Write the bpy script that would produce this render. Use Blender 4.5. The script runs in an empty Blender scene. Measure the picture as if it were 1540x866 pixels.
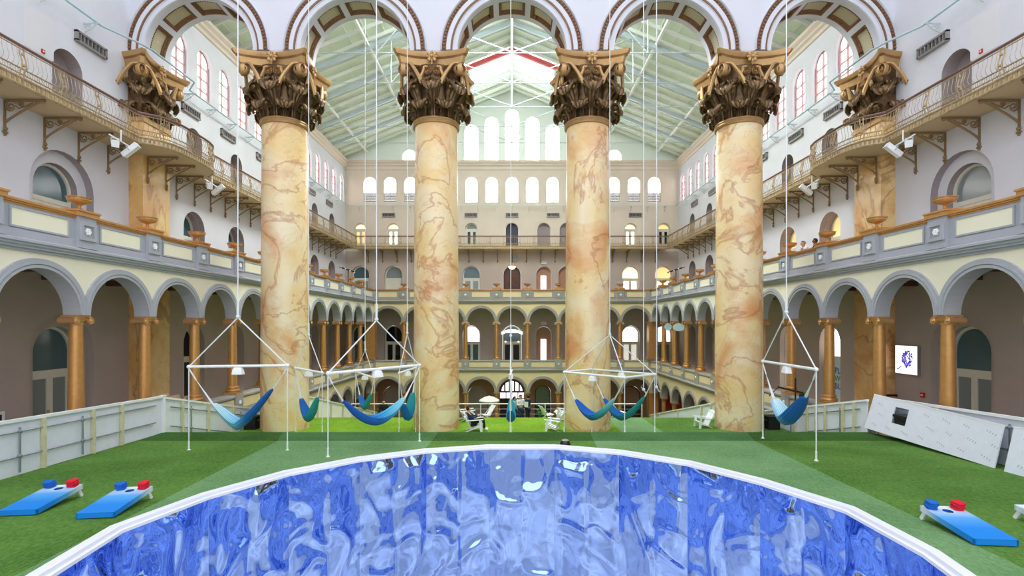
import bpy, math, random
from math import pi, sin, cos, radians, sqrt, atan2
from mathutils import Vector, Matrix, noise, geometry
random.seed(7)
S = bpy.context.scene
COL = S.collection

# ---------------------------------------------------------------- camera, world, exposure
cam_d = bpy.data.cameras.new('camera')
cam = bpy.data.objects.new('camera', cam_d); COL.objects.link(cam)
cam.location = (0, 0, 0.2); cam.rotation_euler = (radians(90), 0, 0)
cam_d.sensor_width = 36; cam_d.lens = 18.0
cam_d.shift_y = 55.4/1540; cam_d.clip_end = 300
S.camera = cam
S.view_settings.view_transform = 'Standard'
S.view_settings.look = 'None'
S.view_settings.gamma = 1.0
S.view_settings.use_curve_mapping = False
S.view_settings.exposure = 1.05
WORLD_STRENGTH = 0.9  # even white fill, also entering through the open end behind the camera
HIDDEN_FILL = 12.0      # added fill: glowing panels in far court roof bays out of view
WIN = 6.5        # daylight in the windows
COURT = 2.0      # roof glazing above the near court
w = bpy.data.worlds.new('world'); S.world = w; w.use_nodes = True
w.node_tree.nodes['Background'].inputs[0].default_value = (0.93, 0.96, 1.0, 1)
w.node_tree.nodes['Background'].inputs[1].default_value = WORLD_STRENGTH

# ---------------------------------------------------------------- materials
def lin(c):
    return tuple((x/255/12.92 if x/255 <= .04045 else ((x/255+.055)/1.055)**2.4) for x in c)
def L4(c): return (*lin(c), 1)
MATS = {}
def mat(name, rgb, rough=.6, metal=0., var=.0, vscale=2., bump=0., bscale=30., spec=.4, emit=0., stretch=None, coat=0.):
    m = bpy.data.materials.new(name); m.use_nodes = True
    nt = m.node_tree; b = nt.nodes['Principled BSDF']
    b.inputs['Base Color'].default_value = L4(rgb)
    b.inputs['Roughness'].default_value = rough
    b.inputs['Metallic'].default_value = metal
    b.inputs['Specular IOR Level'].default_value = spec
    b.inputs['Coat Weight'].default_value = coat
    if emit:
        b.inputs['Emission Color'].default_value = L4(rgb)
        b.inputs['Emission Strength'].default_value = emit
    if var or bump:
        tc = nt.nodes.new('ShaderNodeTexCoord')
        vec = tc.outputs['Object']
        if stretch:
            mp = nt.nodes.new('ShaderNodeMapping'); mp.inputs['Scale'].default_value = stretch
            nt.links.new(vec, mp.inputs['Vector']); vec = mp.outputs['Vector']
    if var:
        n = nt.nodes.new('ShaderNodeTexNoise'); n.inputs['Scale'].default_value = vscale
        n.inputs['Detail'].default_value = 5; n.inputs['Roughness'].default_value = .6
        nt.links.new(vec, n.inputs['Vector'])
        r = nt.nodes.new('ShaderNodeValToRGB')
        lo = [max(0, x*(1-var)) for x in lin(rgb)]; hi = [min(1, x*(1+var)) for x in lin(rgb)]
        r.color_ramp.elements[0].color = (*lo, 1); r.color_ramp.elements[0].position = .3
        r.color_ramp.elements[1].color = (*hi, 1); r.color_ramp.elements[1].position = .7
        nt.links.new(n.outputs['Fac'], r.inputs['Fac']); nt.links.new(r.outputs['Color'], b.inputs['Base Color'])
    if bump:
        n2 = nt.nodes.new('ShaderNodeTexNoise'); n2.inputs['Scale'].default_value = bscale; n2.inputs['Detail'].default_value = 4
        nt.links.new(vec, n2.inputs['Vector'])
        bp = nt.nodes.new('ShaderNodeBump'); bp.inputs['Strength'].default_value = bump; bp.inputs['Distance'].default_value = .05
        nt.links.new(n2.outputs['Fac'], bp.inputs['Height']); nt.links.new(bp.outputs['Normal'], b.inputs['Normal'])
    MATS[name] = m
    return m

def marble(name, base, pale, vein, cloud):
    m = bpy.data.materials.new(name); m.use_nodes = True
    nt = m.node_tree; N = nt.nodes.new; Lk = nt.links.new; b = nt.nodes['Principled BSDF']
    b.inputs['Roughness'].default_value = .28; b.inputs['Specular IOR Level'].default_value = .5
    tc = N('ShaderNodeTexCoord'); oi = N('ShaderNodeObjectInfo')
    mul = N('ShaderNodeMath'); mul.operation = 'MULTIPLY'; mul.inputs[1].default_value = 60
    Lk(oi.outputs['Random'], mul.inputs[0])
    add = N('ShaderNodeVectorMath'); Lk(tc.outputs['Object'], add.inputs[0]); Lk(mul.outputs[0], add.inputs[1])
    def nz(scale, det, dist, rough=.55):
        n = N('ShaderNodeTexNoise'); n.inputs['Scale'].default_value = scale; n.inputs['Detail'].default_value = det
        n.inputs['Distortion'].default_value = dist; n.inputs['Roughness'].default_value = rough
        Lk(add.outputs[0], n.inputs['Vector']); return n.outputs['Fac']
    def ramp(fac, pts):
        r = N('ShaderNodeValToRGB'); e = r.color_ramp.elements
        e[0].position, e[0].color = pts[0][0], (pts[0][1],)*3+(1,)
        e[1].position, e[1].color = pts[-1][0], (pts[-1][1],)*3+(1,)
        for p, v in pts[1:-1]:
            x = e.new(p); x.color = (v, v, v, 1)
        Lk(fac, r.inputs['Fac']); return r.outputs['Color']
    def mix(fac, a, c):
        x = N('ShaderNodeMix'); x.data_type = 'RGBA'
        Lk(fac, x.inputs['Factor'])
        if isinstance(a, tuple): x.inputs['A'].default_value = L4(a)
        else: Lk(a, x.inputs['A'])
        x.inputs['B'].default_value = L4(c); return x.outputs['Result']
    c = mix(ramp(nz(.55, 4, .8), [(.38, 0), (.68, 1)]), base, pale)
    c = mix(ramp(nz(.34, 6, .9), [(.5, 0), (.68, .85)]), c, cloud)
    c = mix(ramp(nz(.32, 6, .9, .55), [(.475, 0), (.5, .6), (.52, 0)]), c, vein)
    c = mix(ramp(nz(.8, 5, .8, .55), [(.485, 0), (.5, .2), (.515, 0)]), c, vein)
    Lk(c, b.inputs['Base Color'])
    MATS[name] = m; return m

mat('plaster', (216, 217, 224), .85, var=.03, vscale=.8, bump=.05, bscale=8)
mat('plaster_patch', (218, 218, 221), .85)
mat('plaster_end', (222, 208, 194), .85, var=.03, vscale=.8)
mat('plaster_stone', (190, 176, 165), .85, var=.03, vscale=.8)
mat('plaster_taupe', (182, 168, 160), .85, var=.05, vscale=.8, bump=.05, bscale=8)
mat('plaster_mauve', (158, 148, 150), .85, var=.03, vscale=.8)  # niche plaster darkened, mauve recess shadow mixed into the colour
mat('plaster_rose', (176, 134, 112), .85, var=.04)
mat('cream', (238, 232, 210), .8, var=.03, vscale=1.2)
mat('cream_deep', (232, 212, 166), .8, var=.03, vscale=1.2)
mat('panel_cream', (240, 235, 212), .8)
mat('stone', (171, 173, 182), .75, var=.03, vscale=2)
mat('stone_end', (166, 162, 154), .75, var=.03, vscale=2)
mat('screen', (206, 206, 215), .8, var=.015, vscale=.6)
mat('coffer', (196, 186, 158), .8)
mat('bead', (128, 92, 66), .5, metal=.2, var=.3, vscale=14)
mat('gold', (198, 146, 86), .36, metal=.4, var=.10, vscale=5)
mat('gold_bright', (214, 168, 116), .3, metal=.6)
mat('bronze', (112, 88, 60), .36, metal=.5, var=.5, vscale=5)
mat('bronze_tip', (150, 118, 76), .4, metal=.45, var=.4, vscale=8)  # leaf heads lightened, golden highlight painted into the bronze
mat('bronze_gold', (186, 148, 100), .4, metal=.4, var=.12, vscale=3)
mat('iron', (178, 156, 122), .5, metal=.3, var=.25, vscale=8)
mat('iron_dark', (146, 122, 88), .5, metal=.3)
mat('rail_brown', (122, 92, 84), .4)
mat('balcony', (205, 184, 146), .8, var=.04)
mat('roof_green', (222, 236, 216), .8, var=.03, vscale=2)
mat('gable', (236, 244, 238), .8)
mat('roof_beam', (238, 242, 236), .7)
mat('steel_red', (214, 96, 96), .6)
mat('steel', (196, 210, 214), .5, metal=.2)
mat('pipe', (176, 204, 212), .45)
mat('louver', (60, 62, 70), .6)
mat('grey_metal', (150, 146, 144), .5, metal=.3)
mat('frame_cream', (222, 220, 204), .6)
mat('frame_rose', (172, 146, 144), .6)
mat('frame_dark', (70, 46, 46), .5)
mat('glass_teal', (74, 104, 112), .1, spec=.6)
mat('glass_grey', (132, 142, 142), .12, spec=.6)
mat('glass_dark', (22, 30, 36), .08, spec=.6)
mat('door_wood', (92, 58, 46), .45, var=.25, vscale=3)
mat('door_navy', (62, 62, 80), .5)
mat('door_black', (32, 32, 36), .5)
mat('white', (240, 242, 245), .5)
mat('white_chair', (236, 238, 240), .5)
mat('rope', (226, 228, 232), .8)
mat('rim_white', (238, 240, 248), .35)
mat('timber', (206, 200, 164), .8, var=.12, vscale=6)
mat('plywood', (206, 178, 148), .8, var=.1, vscale=5, stretch=(1, 1, 8))
mat('housewrap', (226, 231, 244), .55, var=.03, vscale=5)
mat('logo_grey', (176, 186, 198), .7)
mat('scaffold', (150, 160, 166), .35, metal=.7)
mat('black', (24, 25, 28), .45)
mat('black_gloss', (34, 36, 40), .2)
mat('tarp', (246, 243, 234), .6, bump=.4, bscale=6)
mat('board_blue', (14, 126, 222), .45)
mat('board_edge', (8, 86, 196), .45)
mat('bag_blue', (18, 98, 190), .8, bump=.2, bscale=60)
mat('bag_red', (214, 22, 48), .8, bump=.2, bscale=60)
mat('skin', (206, 156, 128), .6)
mat('skin_dark', (120, 82, 62), .6)
mat('hair_dark', (30, 24, 24), .6)
mat('hair_grey', (150, 140, 132), .6)
mat('cloth_navy', (34, 48, 78), .8)
mat('cloth_black', (26, 27, 34), .8)
mat('cloth_white', (232, 234, 240), .8)
mat('cloth_blue', (170, 196, 228), .8)
mat('cloth_denim', (40, 62, 110), .8)
mat('ground', (178, 160, 140), .6, var=.1, vscale=1)
mat('pool_carpet', (226, 224, 222), .9, var=.5, vscale=.3)  # unseen pool floor, pale mottle made up for the film to mirror
mat('sign_blue', (206, 234, 246), .5)
mat('sign_red', (190, 40, 44), .5)
mat('sign_white', (240, 240, 240), .5)
mat('letter_blue', (24, 92, 172), .6)
mat('letter_green', (46, 170, 90), .6)
mat('art_purple', (104, 92, 214), .6, emit=.4)
mat('art_indigo', (54, 40, 150), .6, emit=.4)
mat('plant', (70, 120, 50), .7, var=.3, vscale=8)
# things that give off light
mat('win_light', (250, 246, 250), .4, emit=1.6)
mat('win_fan', (250, 246, 250), .4, emit=.7)
mat('win_rose', (255, 238, 240), .4, emit=1.3)
mat('win_hot', (252, 252, 255), .4, emit=WIN*.6)
mat('win_gable', (252, 252, 255), .4, emit=WIN*.45)
mat('glaze_far', (248, 252, 250), .4, emit=1.6)
mat('glaze', (248, 252, 250), .4, emit=HIDDEN_FILL)  # strong added fill for the unseen ridge bays
mat('court_glaze', (244, 248, 255), .4, emit=COURT)
mat('lit_warm', (255, 228, 178), .5, emit=.75)
mat('lit_amber', (240, 200, 134), .5, emit=.5)
mat('lit_white', (255, 248, 238), .5, emit=1.0)
mat('lit_dim', (236, 232, 220), .5, emit=.3)
mat('lightbox', (250, 246, 244), .5, emit=.5)
mat('lamp_glow', (255, 226, 180), .5, emit=2.0)
marble('marble', (236, 204, 146), (240, 224, 192), (182, 110, 72), (218, 148, 92))
marble('marble_pilaster', (222, 176, 104), (236, 208, 150), (150, 92, 58), (206, 140, 82))

def turf(name, a, b):
    m = bpy.data.materials.new(name); m.use_nodes = True
    nt = m.node_tree; N = nt.nodes.new; Lk = nt.links.new; bs = nt.nodes['Principled BSDF']
    bs.inputs['Roughness'].default_value = .9; bs.inputs['Specular IOR Level'].default_value = .15
    tc = N('ShaderNodeTexCoord')
    n = N('ShaderNodeTexNoise'); n.inputs['Scale'].default_value = 22; n.inputs['Detail'].default_value = 6; n.inputs['Roughness'].default_value = .75
    mp = N('ShaderNodeMapping'); mp.inputs['Scale'].default_value = (1, .45, 1)
    Lk(tc.outputs['Object'], mp.inputs['Vector']); Lk(mp.outputs['Vector'], n.inputs['Vector'])
    big = N('ShaderNodeTexNoise'); big.inputs['Scale'].default_value = .55; big.inputs['Detail'].default_value = 3
    Lk(tc.outputs['Object'], big.inputs['Vector'])
    mx = N('ShaderNodeMath'); mx.operation = 'MULTIPLY_ADD'; mx.inputs[1].default_value = .45
    Lk(big.outputs['Fac'], mx.inputs[0]); Lk(n.outputs['Fac'], mx.inputs[2])
    r = N('ShaderNodeValToRGB'); e = r.color_ramp.elements
    e[0].position, e[0].color = .56, L4(a); e[1].position, e[1].color = .88, L4(b)
    Lk(mx.outputs[0], r.inputs['Fac']); Lk(r.outputs['Color'], bs.inputs['Base Color'])
    f = N('ShaderNodeTexNoise'); f.inputs['Scale'].default_value = 42; f.inputs['Detail'].default_value = 3
    Lk(tc.outputs['Object'], f.inputs['Vector'])
    bp = N('ShaderNodeBump'); bp.inputs['Strength'].default_value = 1.0; bp.inputs['Distance'].default_value = .06
    Lk(f.outputs['Fac'], bp.inputs['Height']); Lk(bp.outputs['Normal'], bs.inputs['Normal'])
    MATS[name] = m
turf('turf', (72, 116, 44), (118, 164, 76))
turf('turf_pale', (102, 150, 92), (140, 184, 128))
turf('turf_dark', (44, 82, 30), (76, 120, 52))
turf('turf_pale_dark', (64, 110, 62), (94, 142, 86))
turf('turf_light', (98, 146, 24), (148, 192, 60))  # terrace turf, brighter and yellower: skylight falling on it is in the colour

def film():
    m = bpy.data.materials.new('blue_film'); m.use_nodes = True
    nt = m.node_tree; N = nt.nodes.new; Lk = nt.links.new; b = nt.nodes['Principled BSDF']
    b.inputs['Base Color'].default_value = (.40, .56, .98, 1)
    b.inputs['Metallic'].default_value = 1; b.inputs['Roughness'].default_value = .05
    tc = N('ShaderNodeTexCoord')
    n = N('ShaderNodeTexNoise'); n.inputs['Scale'].default_value = 1.5; n.inputs['Detail'].default_value = .6; n.inputs['Distortion'].default_value = 1.2
    Lk(tc.outputs['Object'], n.inputs['Vector'])
    bp = N('ShaderNodeBump'); bp.inputs['Strength'].default_value = .3; bp.inputs['Distance'].default_value = .1
    Lk(n.outputs['Fac'], bp.inputs['Height']); Lk(bp.outputs['Normal'], b.inputs['Normal'])
    MATS['blue_film'] = m
film()

def hammock_cloth(name, ramp):
    m = bpy.data.materials.new(name); m.use_nodes = True
    nt = m.node_tree; N = nt.nodes.new; Lk = nt.links.new; b = nt.nodes['Principled BSDF']
    b.inputs['Roughness'].default_value = .85
    uv = N('ShaderNodeUVMap'); sp = N('ShaderNodeSeparateXYZ'); Lk(uv.outputs['UV'], sp.inputs[0])
    r = N('ShaderNodeValToRGB'); e = r.color_ramp.elements
    e[0].position, e[0].color = ramp[0][0], L4(ramp[0][1]); e[1].position, e[1].color = ramp[-1][0], L4(ramp[-1][1])
    for p, c in ramp[1:-1]:
        x = e.new(p); x.color = L4(c)
    Lk(sp.outputs['X'], r.inputs['Fac'])
    wv = N('ShaderNodeMath'); wv.operation = 'MULTIPLY'; wv.inputs[1].default_value = 60
    Lk(sp.outputs['Y'], wv.inputs[0])
    sn = N('ShaderNodeMath'); sn.operation = 'SINE'; Lk(wv.outputs[0], sn.inputs[0])
    mr = N('ShaderNodeMapRange'); mr.inputs[1].default_value = -1; mr.inputs[3].default_value = .72; mr.inputs[4].default_value = 1.08
    Lk(sn.outputs[0], mr.inputs[0])
    mx = N('ShaderNodeVectorMath'); mx.operation = 'SCALE'; Lk(r.outputs['Color'], mx.inputs[0]); Lk(mr.outputs[0], mx.inputs['Scale'])
    Lk(mx.outputs[0], b.inputs['Base Color'])
    MATS[name] = m
hammock_cloth('cloth_sky', [(0, (206, 232, 240)), (.35, (120, 198, 226)), (.6, (28, 110, 190)), (1, (20, 92, 178))])
hammock_cloth('cloth_teal', [(0, (20, 104, 190)), (.45, (26, 120, 186)), (.55, (30, 140, 160)), (1, (40, 160, 166))])
hammock_cloth('cloth_deep', [(0, (18, 90, 186)), (.5, (24, 110, 194)), (.75, (70, 172, 210)), (1, (150, 214, 228))])

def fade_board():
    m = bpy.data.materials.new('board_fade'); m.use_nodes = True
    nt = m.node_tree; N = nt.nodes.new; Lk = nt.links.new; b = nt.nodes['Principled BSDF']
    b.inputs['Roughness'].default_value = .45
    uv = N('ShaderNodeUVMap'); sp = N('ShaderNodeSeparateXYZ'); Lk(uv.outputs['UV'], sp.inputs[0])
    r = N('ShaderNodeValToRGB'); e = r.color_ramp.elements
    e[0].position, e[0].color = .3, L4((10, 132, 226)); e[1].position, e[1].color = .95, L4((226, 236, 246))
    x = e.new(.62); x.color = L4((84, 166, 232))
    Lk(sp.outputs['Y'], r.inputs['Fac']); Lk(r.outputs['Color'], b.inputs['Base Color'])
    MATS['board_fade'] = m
fade_board()

# ---------------------------------------------------------------- mesh builder
class MB:
    def __init__(self):
        self.v = []; self.f = []; self.m = []; self.uv = {}
    def poly(self, pts, mi=0, uvs=None):
        i = len(self.v); self.v += [tuple(p) for p in pts]
        if uvs: self.uv[len(self.f)] = uvs
        self.f.append(tuple(range(i, i+len(pts)))); self.m.append(mi)
    def hexa(self, p, mi=0):
        i = len(self.v); self.v += [tuple(q) for q in p]
        for a in ((0, 3, 2, 1), (4, 5, 6, 7), (0, 1, 5, 4), (1, 2, 6, 5), (2, 3, 7, 6), (3, 0, 4, 7)):
            self.f.append(tuple(i+k for k in a)); self.m.append(mi)
    def box(self, x0, x1, y0, y1, z0, z1, mi=0):
        self.hexa([(x0, y0, z0), (x1, y0, z0), (x1, y1, z0), (x0, y1, z0), (x0, y0, z1), (x1, y0, z1), (x1, y1, z1), (x0, y1, z1)], mi)
    def fbox(self, F, u0, u1, v0, v1, z0, z1, mi=0):
        self.hexa([F(u0, v0, z0), F(u1, v0, z0), F(u1, v1, z0), F(u0, v1, z0), F(u0, v0, z1), F(u1, v0, z1), F(u1, v1, z1), F(u0, v1, z1)], mi)
    def bar(self, a, b, wd, ht, mi=0, up=(0, 0, 1)):
        a = Vector(a); b = Vector(b); d = (b-a).normalized(); up = Vector(up)
        s = d.cross(up)
        if s.length < 1e-4: s = d.cross(Vector((1, 0, 0)))
        s.normalize(); t = s.cross(d); s = s*wd/2; t = t*ht/2
        self.hexa([a-s-t, b-s-t, b+s-t, a+s-t, a-s+t, b-s+t, b+s+t, a+s+t], mi)
    def grid(self, rows, mi=0, close_u=False, uv=False):
        i = len(self.v); n = len(rows[0]); k = len(rows)
        for r in rows: self.v += [tuple(p) for p in r]
        for a in range(k-1):
            for b in range(n if close_u else n-1):
                c = (b+1) % n
                if uv: self.uv[len(self.f)] = [(a/(k-1), b/(n-1)), (a/(k-1), (b+1)/(n-1)), ((a+1)/(k-1), (b+1)/(n-1)), ((a+1)/(k-1), b/(n-1))]
                self.f.append((i+a*n+b, i+a*n+c, i+(a+1)*n+c, i+(a+1)*n+b)); self.m.append(mi)
        return i, n, k
    def tube(self, pts, r, n=6, mi=0, caps=True, up=(0, 0, 1)):
        P = [Vector(p) for p in pts]; rows = []
        for i, p in enumerate(P):
            d = (P[min(i+1, len(P)-1)]-P[max(i-1, 0)]).normalized()
            s = d.cross(Vector(up))
            if s.length < 1e-3: s = d.cross(Vector((1, .01, 0)))
            s.normalize(); t = s.cross(d)
            rr = r[i] if isinstance(r, (list, tuple)) else r
            rows.append([p+s*rr*cos(2*pi*k/n)+t*rr*sin(2*pi*k/n) for k in range(n)])
        i, nn, k = self.grid(rows, mi, True)
        if caps:
            self.f.append(tuple(range(i+n-1, i-1, -1))); self.m.append(mi)
            self.f.append(tuple(range(i+(k-1)*n, i+k*n))); self.m.append(mi)
    def lathe(self, prof, c=(0, 0, 0), n=24, mi=0, sq=None, caps=True, flute=None):
        rows = []
        for r, z in prof:
            row = []
            for k in range(n):
                a = 2*pi*k/n
                q = r*(1+(flute[0]*cos(flute[1]*a) if flute else 0))
                row.append((c[0]+q*cos(a), c[1]+q*sin(a), c[2]+z))
            rows.append(row)
        i, nn, k = self.grid(rows, mi, True)
        if caps:
            self.f.append(tuple(range(i+n-1, i-1, -1))); self.m.append(mi)
            self.f.append(tuple(range(i+(k-1)*n, i+k*n))); self.m.append(mi)
    def ball(self, c, r, n=12, k=8, mi=0, sc=(1, 1, 1)):
        rows = []
        for a in range(k+1):
            t = -pi/2+pi*a/k
            rows.append([(c[0]+r*sc[0]*cos(t)*cos(2*pi*b/n), c[1]+r*sc[1]*cos(t)*sin(2*pi*b/n), c[2]+r*sc[2]*sin(t)) for b in range(n)])
        self.grid(rows, mi, True)
    def prism(self, poly, fn, t0, t1, mi=0):
        a = [fn(p, q, t0) for p, q in poly]; b = [fn(p, q, t1) for p, q in poly]
        n = len(poly)
        self.poly(a[::-1], mi); self.poly(b, mi)
        for k in range(n):
            self.poly([a[k], a[(k+1) % n], b[(k+1) % n], b[k]], mi)
    def sweep(self, F, u0, u1, prof, mi=0, caps=True):
        for k in range(len(prof)-1):
            (va, za), (vb, zb) = prof[k], prof[k+1]
            self.poly([F(u0, va, za), F(u1, va, za), F(u1, vb, zb), F(u0, vb, zb)], mi)
        if caps:
            self.poly([F(u0, a, b) for a, b in prof], mi); self.poly([F(u1, a, b) for a, b in prof], mi)
    def mesh(self, name, mats, smooth=True, ang=35, weld=True):
        me = bpy.data.meshes.new(name)
        me.from_pydata(self.v, [], self.f)
        for x in mats: me.materials.append(MATS[x])
        me.polygons.foreach_set('material_index', self.m)
        if self.uv:
            ul = me.uv_layers.new(name='UVMap')
            for fi, uvs in self.uv.items():
                p = me.polygons[fi]
                for li, q in zip(p.loop_indices, uvs): ul.data[li].uv = q
        if weld:
            import bmesh
            bm = bmesh.new(); bm.from_mesh(me)
            bmesh.ops.remove_doubles(bm, verts=bm.verts, dist=1e-4)
            bm.to_mesh(me); bm.free()
        if smooth:
            me.shade_smooth(); me.set_sharp_from_angle(angle=radians(ang))
        return me
    def build(self, name, mats, parent=None, **kw):
        if isinstance(mats, str): mats = [mats]
        return link(name, self.mesh(name, mats, **kw), parent)

def link(name, data, parent=None, loc=None, rot=None):
    o = bpy.data.objects.new(name, data); COL.objects.link(o)
    if parent: o.parent = parent
    if loc: o.location = loc
    if rot: o.rotation_euler = rot
    return o
def tag(o, label, cat, group=None, kind=None):
    o['label'] = label; o['category'] = cat
    if group: o['group'] = group
    if kind: o['kind'] = kind
    return o
def thing(name, label, cat, loc=(0, 0, 0), rotz=0, group=None, kind='thing'):
    o = link(name, None, None, loc, (0, 0, rotz)); o.empty_display_size = .2
    return tag(o, label, cat, group, kind)
def struct(o, label=None):
    o['kind'] = 'structure'
    if label: o['label'] = label
    return o
def copy_part(src, parent):
    c = src.copy(); COL.objects.link(c); c.parent = parent; return c
ORD = ['first', 'second', 'third', 'fourth', 'fifth', 'sixth', 'seventh', 'eighth', 'ninth', 'tenth', 'eleventh', 'twelfth', 'thirteenth', 'fourteenth',
       'fifteenth', 'sixteenth', 'seventeenth', 'eighteenth', 'nineteenth', 'twentieth', 'twenty-first', 'twenty-second', 'twenty-third', 'twenty-fourth', 'twenty-fifth', 'twenty-sixth', 'twenty-seventh', 'twenty-eighth', 'twenty-ninth', 'thirtieth']
SIDE = {-1: 'left', 1: 'right'}
def side(s, X0): return lambda u, v, z: (s*(X0+v), u, z)
def end(Y0): return lambda u, v, z: (u, Y0+v, z)

def arch_pts(uc, hw, zs, n=14):
    return [(uc-hw*cos(pi*k/n), zs+hw*sin(pi*k/n)) for k in range(n+1)]
def wall_row(mb, F, u0, u1, z0, z1, ops, v0, v1, mi=0, mr=1, back=False, n=14):
    """a stretch of wall with round-headed openings (uc, half width, sill, spring)"""
    def face(v):
        cur = u0
        for uc, hw, zb, zs in ops:
            if uc-hw > cur: mb.poly([F(cur, v, z0), F(uc-hw, v, z0), F(uc-hw, v, z1), F(cur, v, z1)], mi)
            if zb > z0+1e-4: mb.poly([F(uc-hw, v, z0), F(uc+hw, v, z0), F(uc+hw, v, zb), F(uc-hw, v, zb)], mi)
            A = arch_pts(uc, hw, zs, n)
            for (a, za), (b, zb2) in zip(A, A[1:]):
                mb.poly([F(a, v, za), F(b, v, zb2), F(b, v, z1), F(a, v, z1)], mi)
            cur = uc+hw
        if cur < u1: mb.poly([F(cur, v, z0), F(u1, v, z0), F(u1, v, z1), F(cur, v, z1)], mi)
    face(v0)
    if back: face(v1)
    for uc, hw, zb, zs in ops:
        A = [(uc-hw, zb)]+arch_pts(uc, hw, zs, n)+[(uc+hw, zb)]
        for (a, za), (b, zc) in zip(A, A[1:]):
            mb.poly([F(a, v0, za), F(b, v0, zc), F(b, v1, zc), F(a, v1, za)], mr)
        if zb > z0+1e-4: mb.poly([F(uc-hw, v0, zb), F(uc+hw, v0, zb), F(uc+hw, v1, zb), F(uc-hw, v1, zb)], mr)
def arch_band(mb, F, uc, zs, prof, n=24, mi=0, a0=0., a1=pi, clamp=99):
    rows = []
    for r, v in prof:
        rows.append([F(uc-max(-clamp, min(clamp, r*cos(a0+(a1-a0)*k/n))), v, zs+r*sin(a0+(a1-a0)*k/n)) for k in range(n+1)])
    mb.grid(rows, mi)
# ---------------------------------------------------------------- measures in metres (camera near the origin, looking along +Y)
XW, XA, XB = 17.24, 13.54, 15.70          # upper side walls, arcade line, balcony edge
YE, YA, YB = 53.0, 49.3, 51.5             # end wall, end arcade, end balcony
BAY = 2.97
GZ = -10.95                               # ground floor
Z2, Z3, Z4 = -4.2, 2.4, 8.1               # upper floors
YS0, YS1 = 23.1, 24.75                    # arch screen
CY = 23.93
COLX = [-10.605, -3.535, 3.535, 10.605]
SIDE_COLS = [15.9+BAY*k for k in range(-4, 11)]
END_COLS = [BAY*(k-3.5) for k in range(8)]
DOORS = [19.7]+[27.8+4.24*k for k in range(6)]

# ---- ground and floors
g = MB(); g.box(-19, 19, -2, 55, GZ-.3, GZ)
struct(g.build('floor', ['ground'], smooth=False))
for s in (-1, 1):
    g = MB(); F = side(s, XA)
    g.fbox(F, -2, YA+.2, .2, 3.75, Z2-.15, Z2); g.fbox(F, -2, YA+.2, .2, 3.75, Z3-.2, Z3, 1)
    for y in SIDE_COLS: g.fbox(F, y-.12, y+.12, .2, 3.7, Z3-.55, Z3-.2, 2)
    struct(g.build('floor_gallery_'+SIDE[s], ['ground', 'plaster_taupe', 'door_wood'], smooth=False))
g = MB(); F = end(YA)
g.fbox(F, -17.3, 17.3, .2, 3.75, Z2-.15, Z2); g.fbox(F, -17.3, 17.3, .2, 3.75, Z3-.2, Z3, 1)
struct(g.build('floor_gallery_end', ['ground', 'plaster_taupe'], smooth=False))

# ---- walls behind the galleries and above them, with their doorways
DN = [0]
def glazed_door(F, uc, hw, zb, zs, v, look, parent=None, depth=.1):
    """frame, transom, leaves and panes filling a round-headed opening"""
    DN[0] += 1
    top, low, fr = look
    f = MB(); A = arch_pts(uc, hw, zs, 14); Bq = arch_pts(uc, hw-.1, zs, 14)
    for k in range(14):
        f.hexa([F(A[k][0], v, A[k][1]), F(A[k+1][0], v, A[k+1][1]), F(Bq[k+1][0], v, Bq[k+1][1]), F(Bq[k][0], v, Bq[k][1]),
                F(A[k][0], v-depth, A[k][1]), F(A[k+1][0], v-depth, A[k+1][1]), F(Bq[k+1][0], v-depth, Bq[k+1][1]), F(Bq[k][0], v-depth, Bq[k][1])])
    for sg in (-1, 1): f.fbox(F, uc+sg*hw, uc+sg*(hw-.1), v-depth, v, zb, zs)
    zt = min(zb+2.55, zs-.02)
    d = None
    if low is not None:
        f.fbox(F, uc-hw+.1, uc+hw-.1, v-depth-.02, v+.001, zt-.06, zt+.12)
    o = f.build('door_%d' % DN[0], [fr], parent, smooth=False); struct(o)
    p = MB(); q = [F(uc-hw, v-.02, zt), F(uc+hw, v-.02, zt)] if low is not None else [F(uc-hw, v-.02, zb), F(uc+hw, v-.02, zb)]
    p.poly(q+[F(a, v-.02, b) for a, b in arch_pts(uc, hw, zs, 14)[::-1]])
    if top: p.build('fanlight_pane', [top], o, smooth=False)
    if low is not None:
        lf = MB(); pn = MB()
        for sg in (-1, 1):
            a, b = (uc-hw+.1, uc-.004) if sg < 0 else (uc+.004, uc+hw-.1)
            for x0, x1, y0, y1 in ((a, a+.13, zb, zt), (b-.13, b, zb, zt), (a+.13, b-.13, zb, zb+.5), (a+.13, b-.13, zt-.2, zt)):
                lf.fbox(F, x0, x1, v-.09, v-.02, y0, y1)
            pn.poly([F(a+.1, v-.05, zb+.4), F(b-.1, v-.05, zb+.4), F(b-.1, v-.05, zt-.15), F(a+.1, v-.05, zt-.15)])
        lf.build('door_leaf', [fr], o, smooth=False); pn.build('door_pane', [low], o, smooth=False)
        h = MB(); h.ball(F(uc-.09, v-.13, zb+1.1), .05); h.build('door_knob', ['gold_bright'], o)
    return o
TEAL = ('glass_teal', 'glass_grey', 'frame_cream')
NIGHT = ('glass_dark', 'glass_dark', 'frame_cream')
AMBER = ('lit_amber', 'lit_warm', 'frame_cream')
WHITE = ('lit_white', 'lit_white', 'frame_cream')
BRIGHT = ('win_light', 'glass_teal', 'frame_cream')
TAN = ('glass_grey', None, 'frame_cream')

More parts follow.
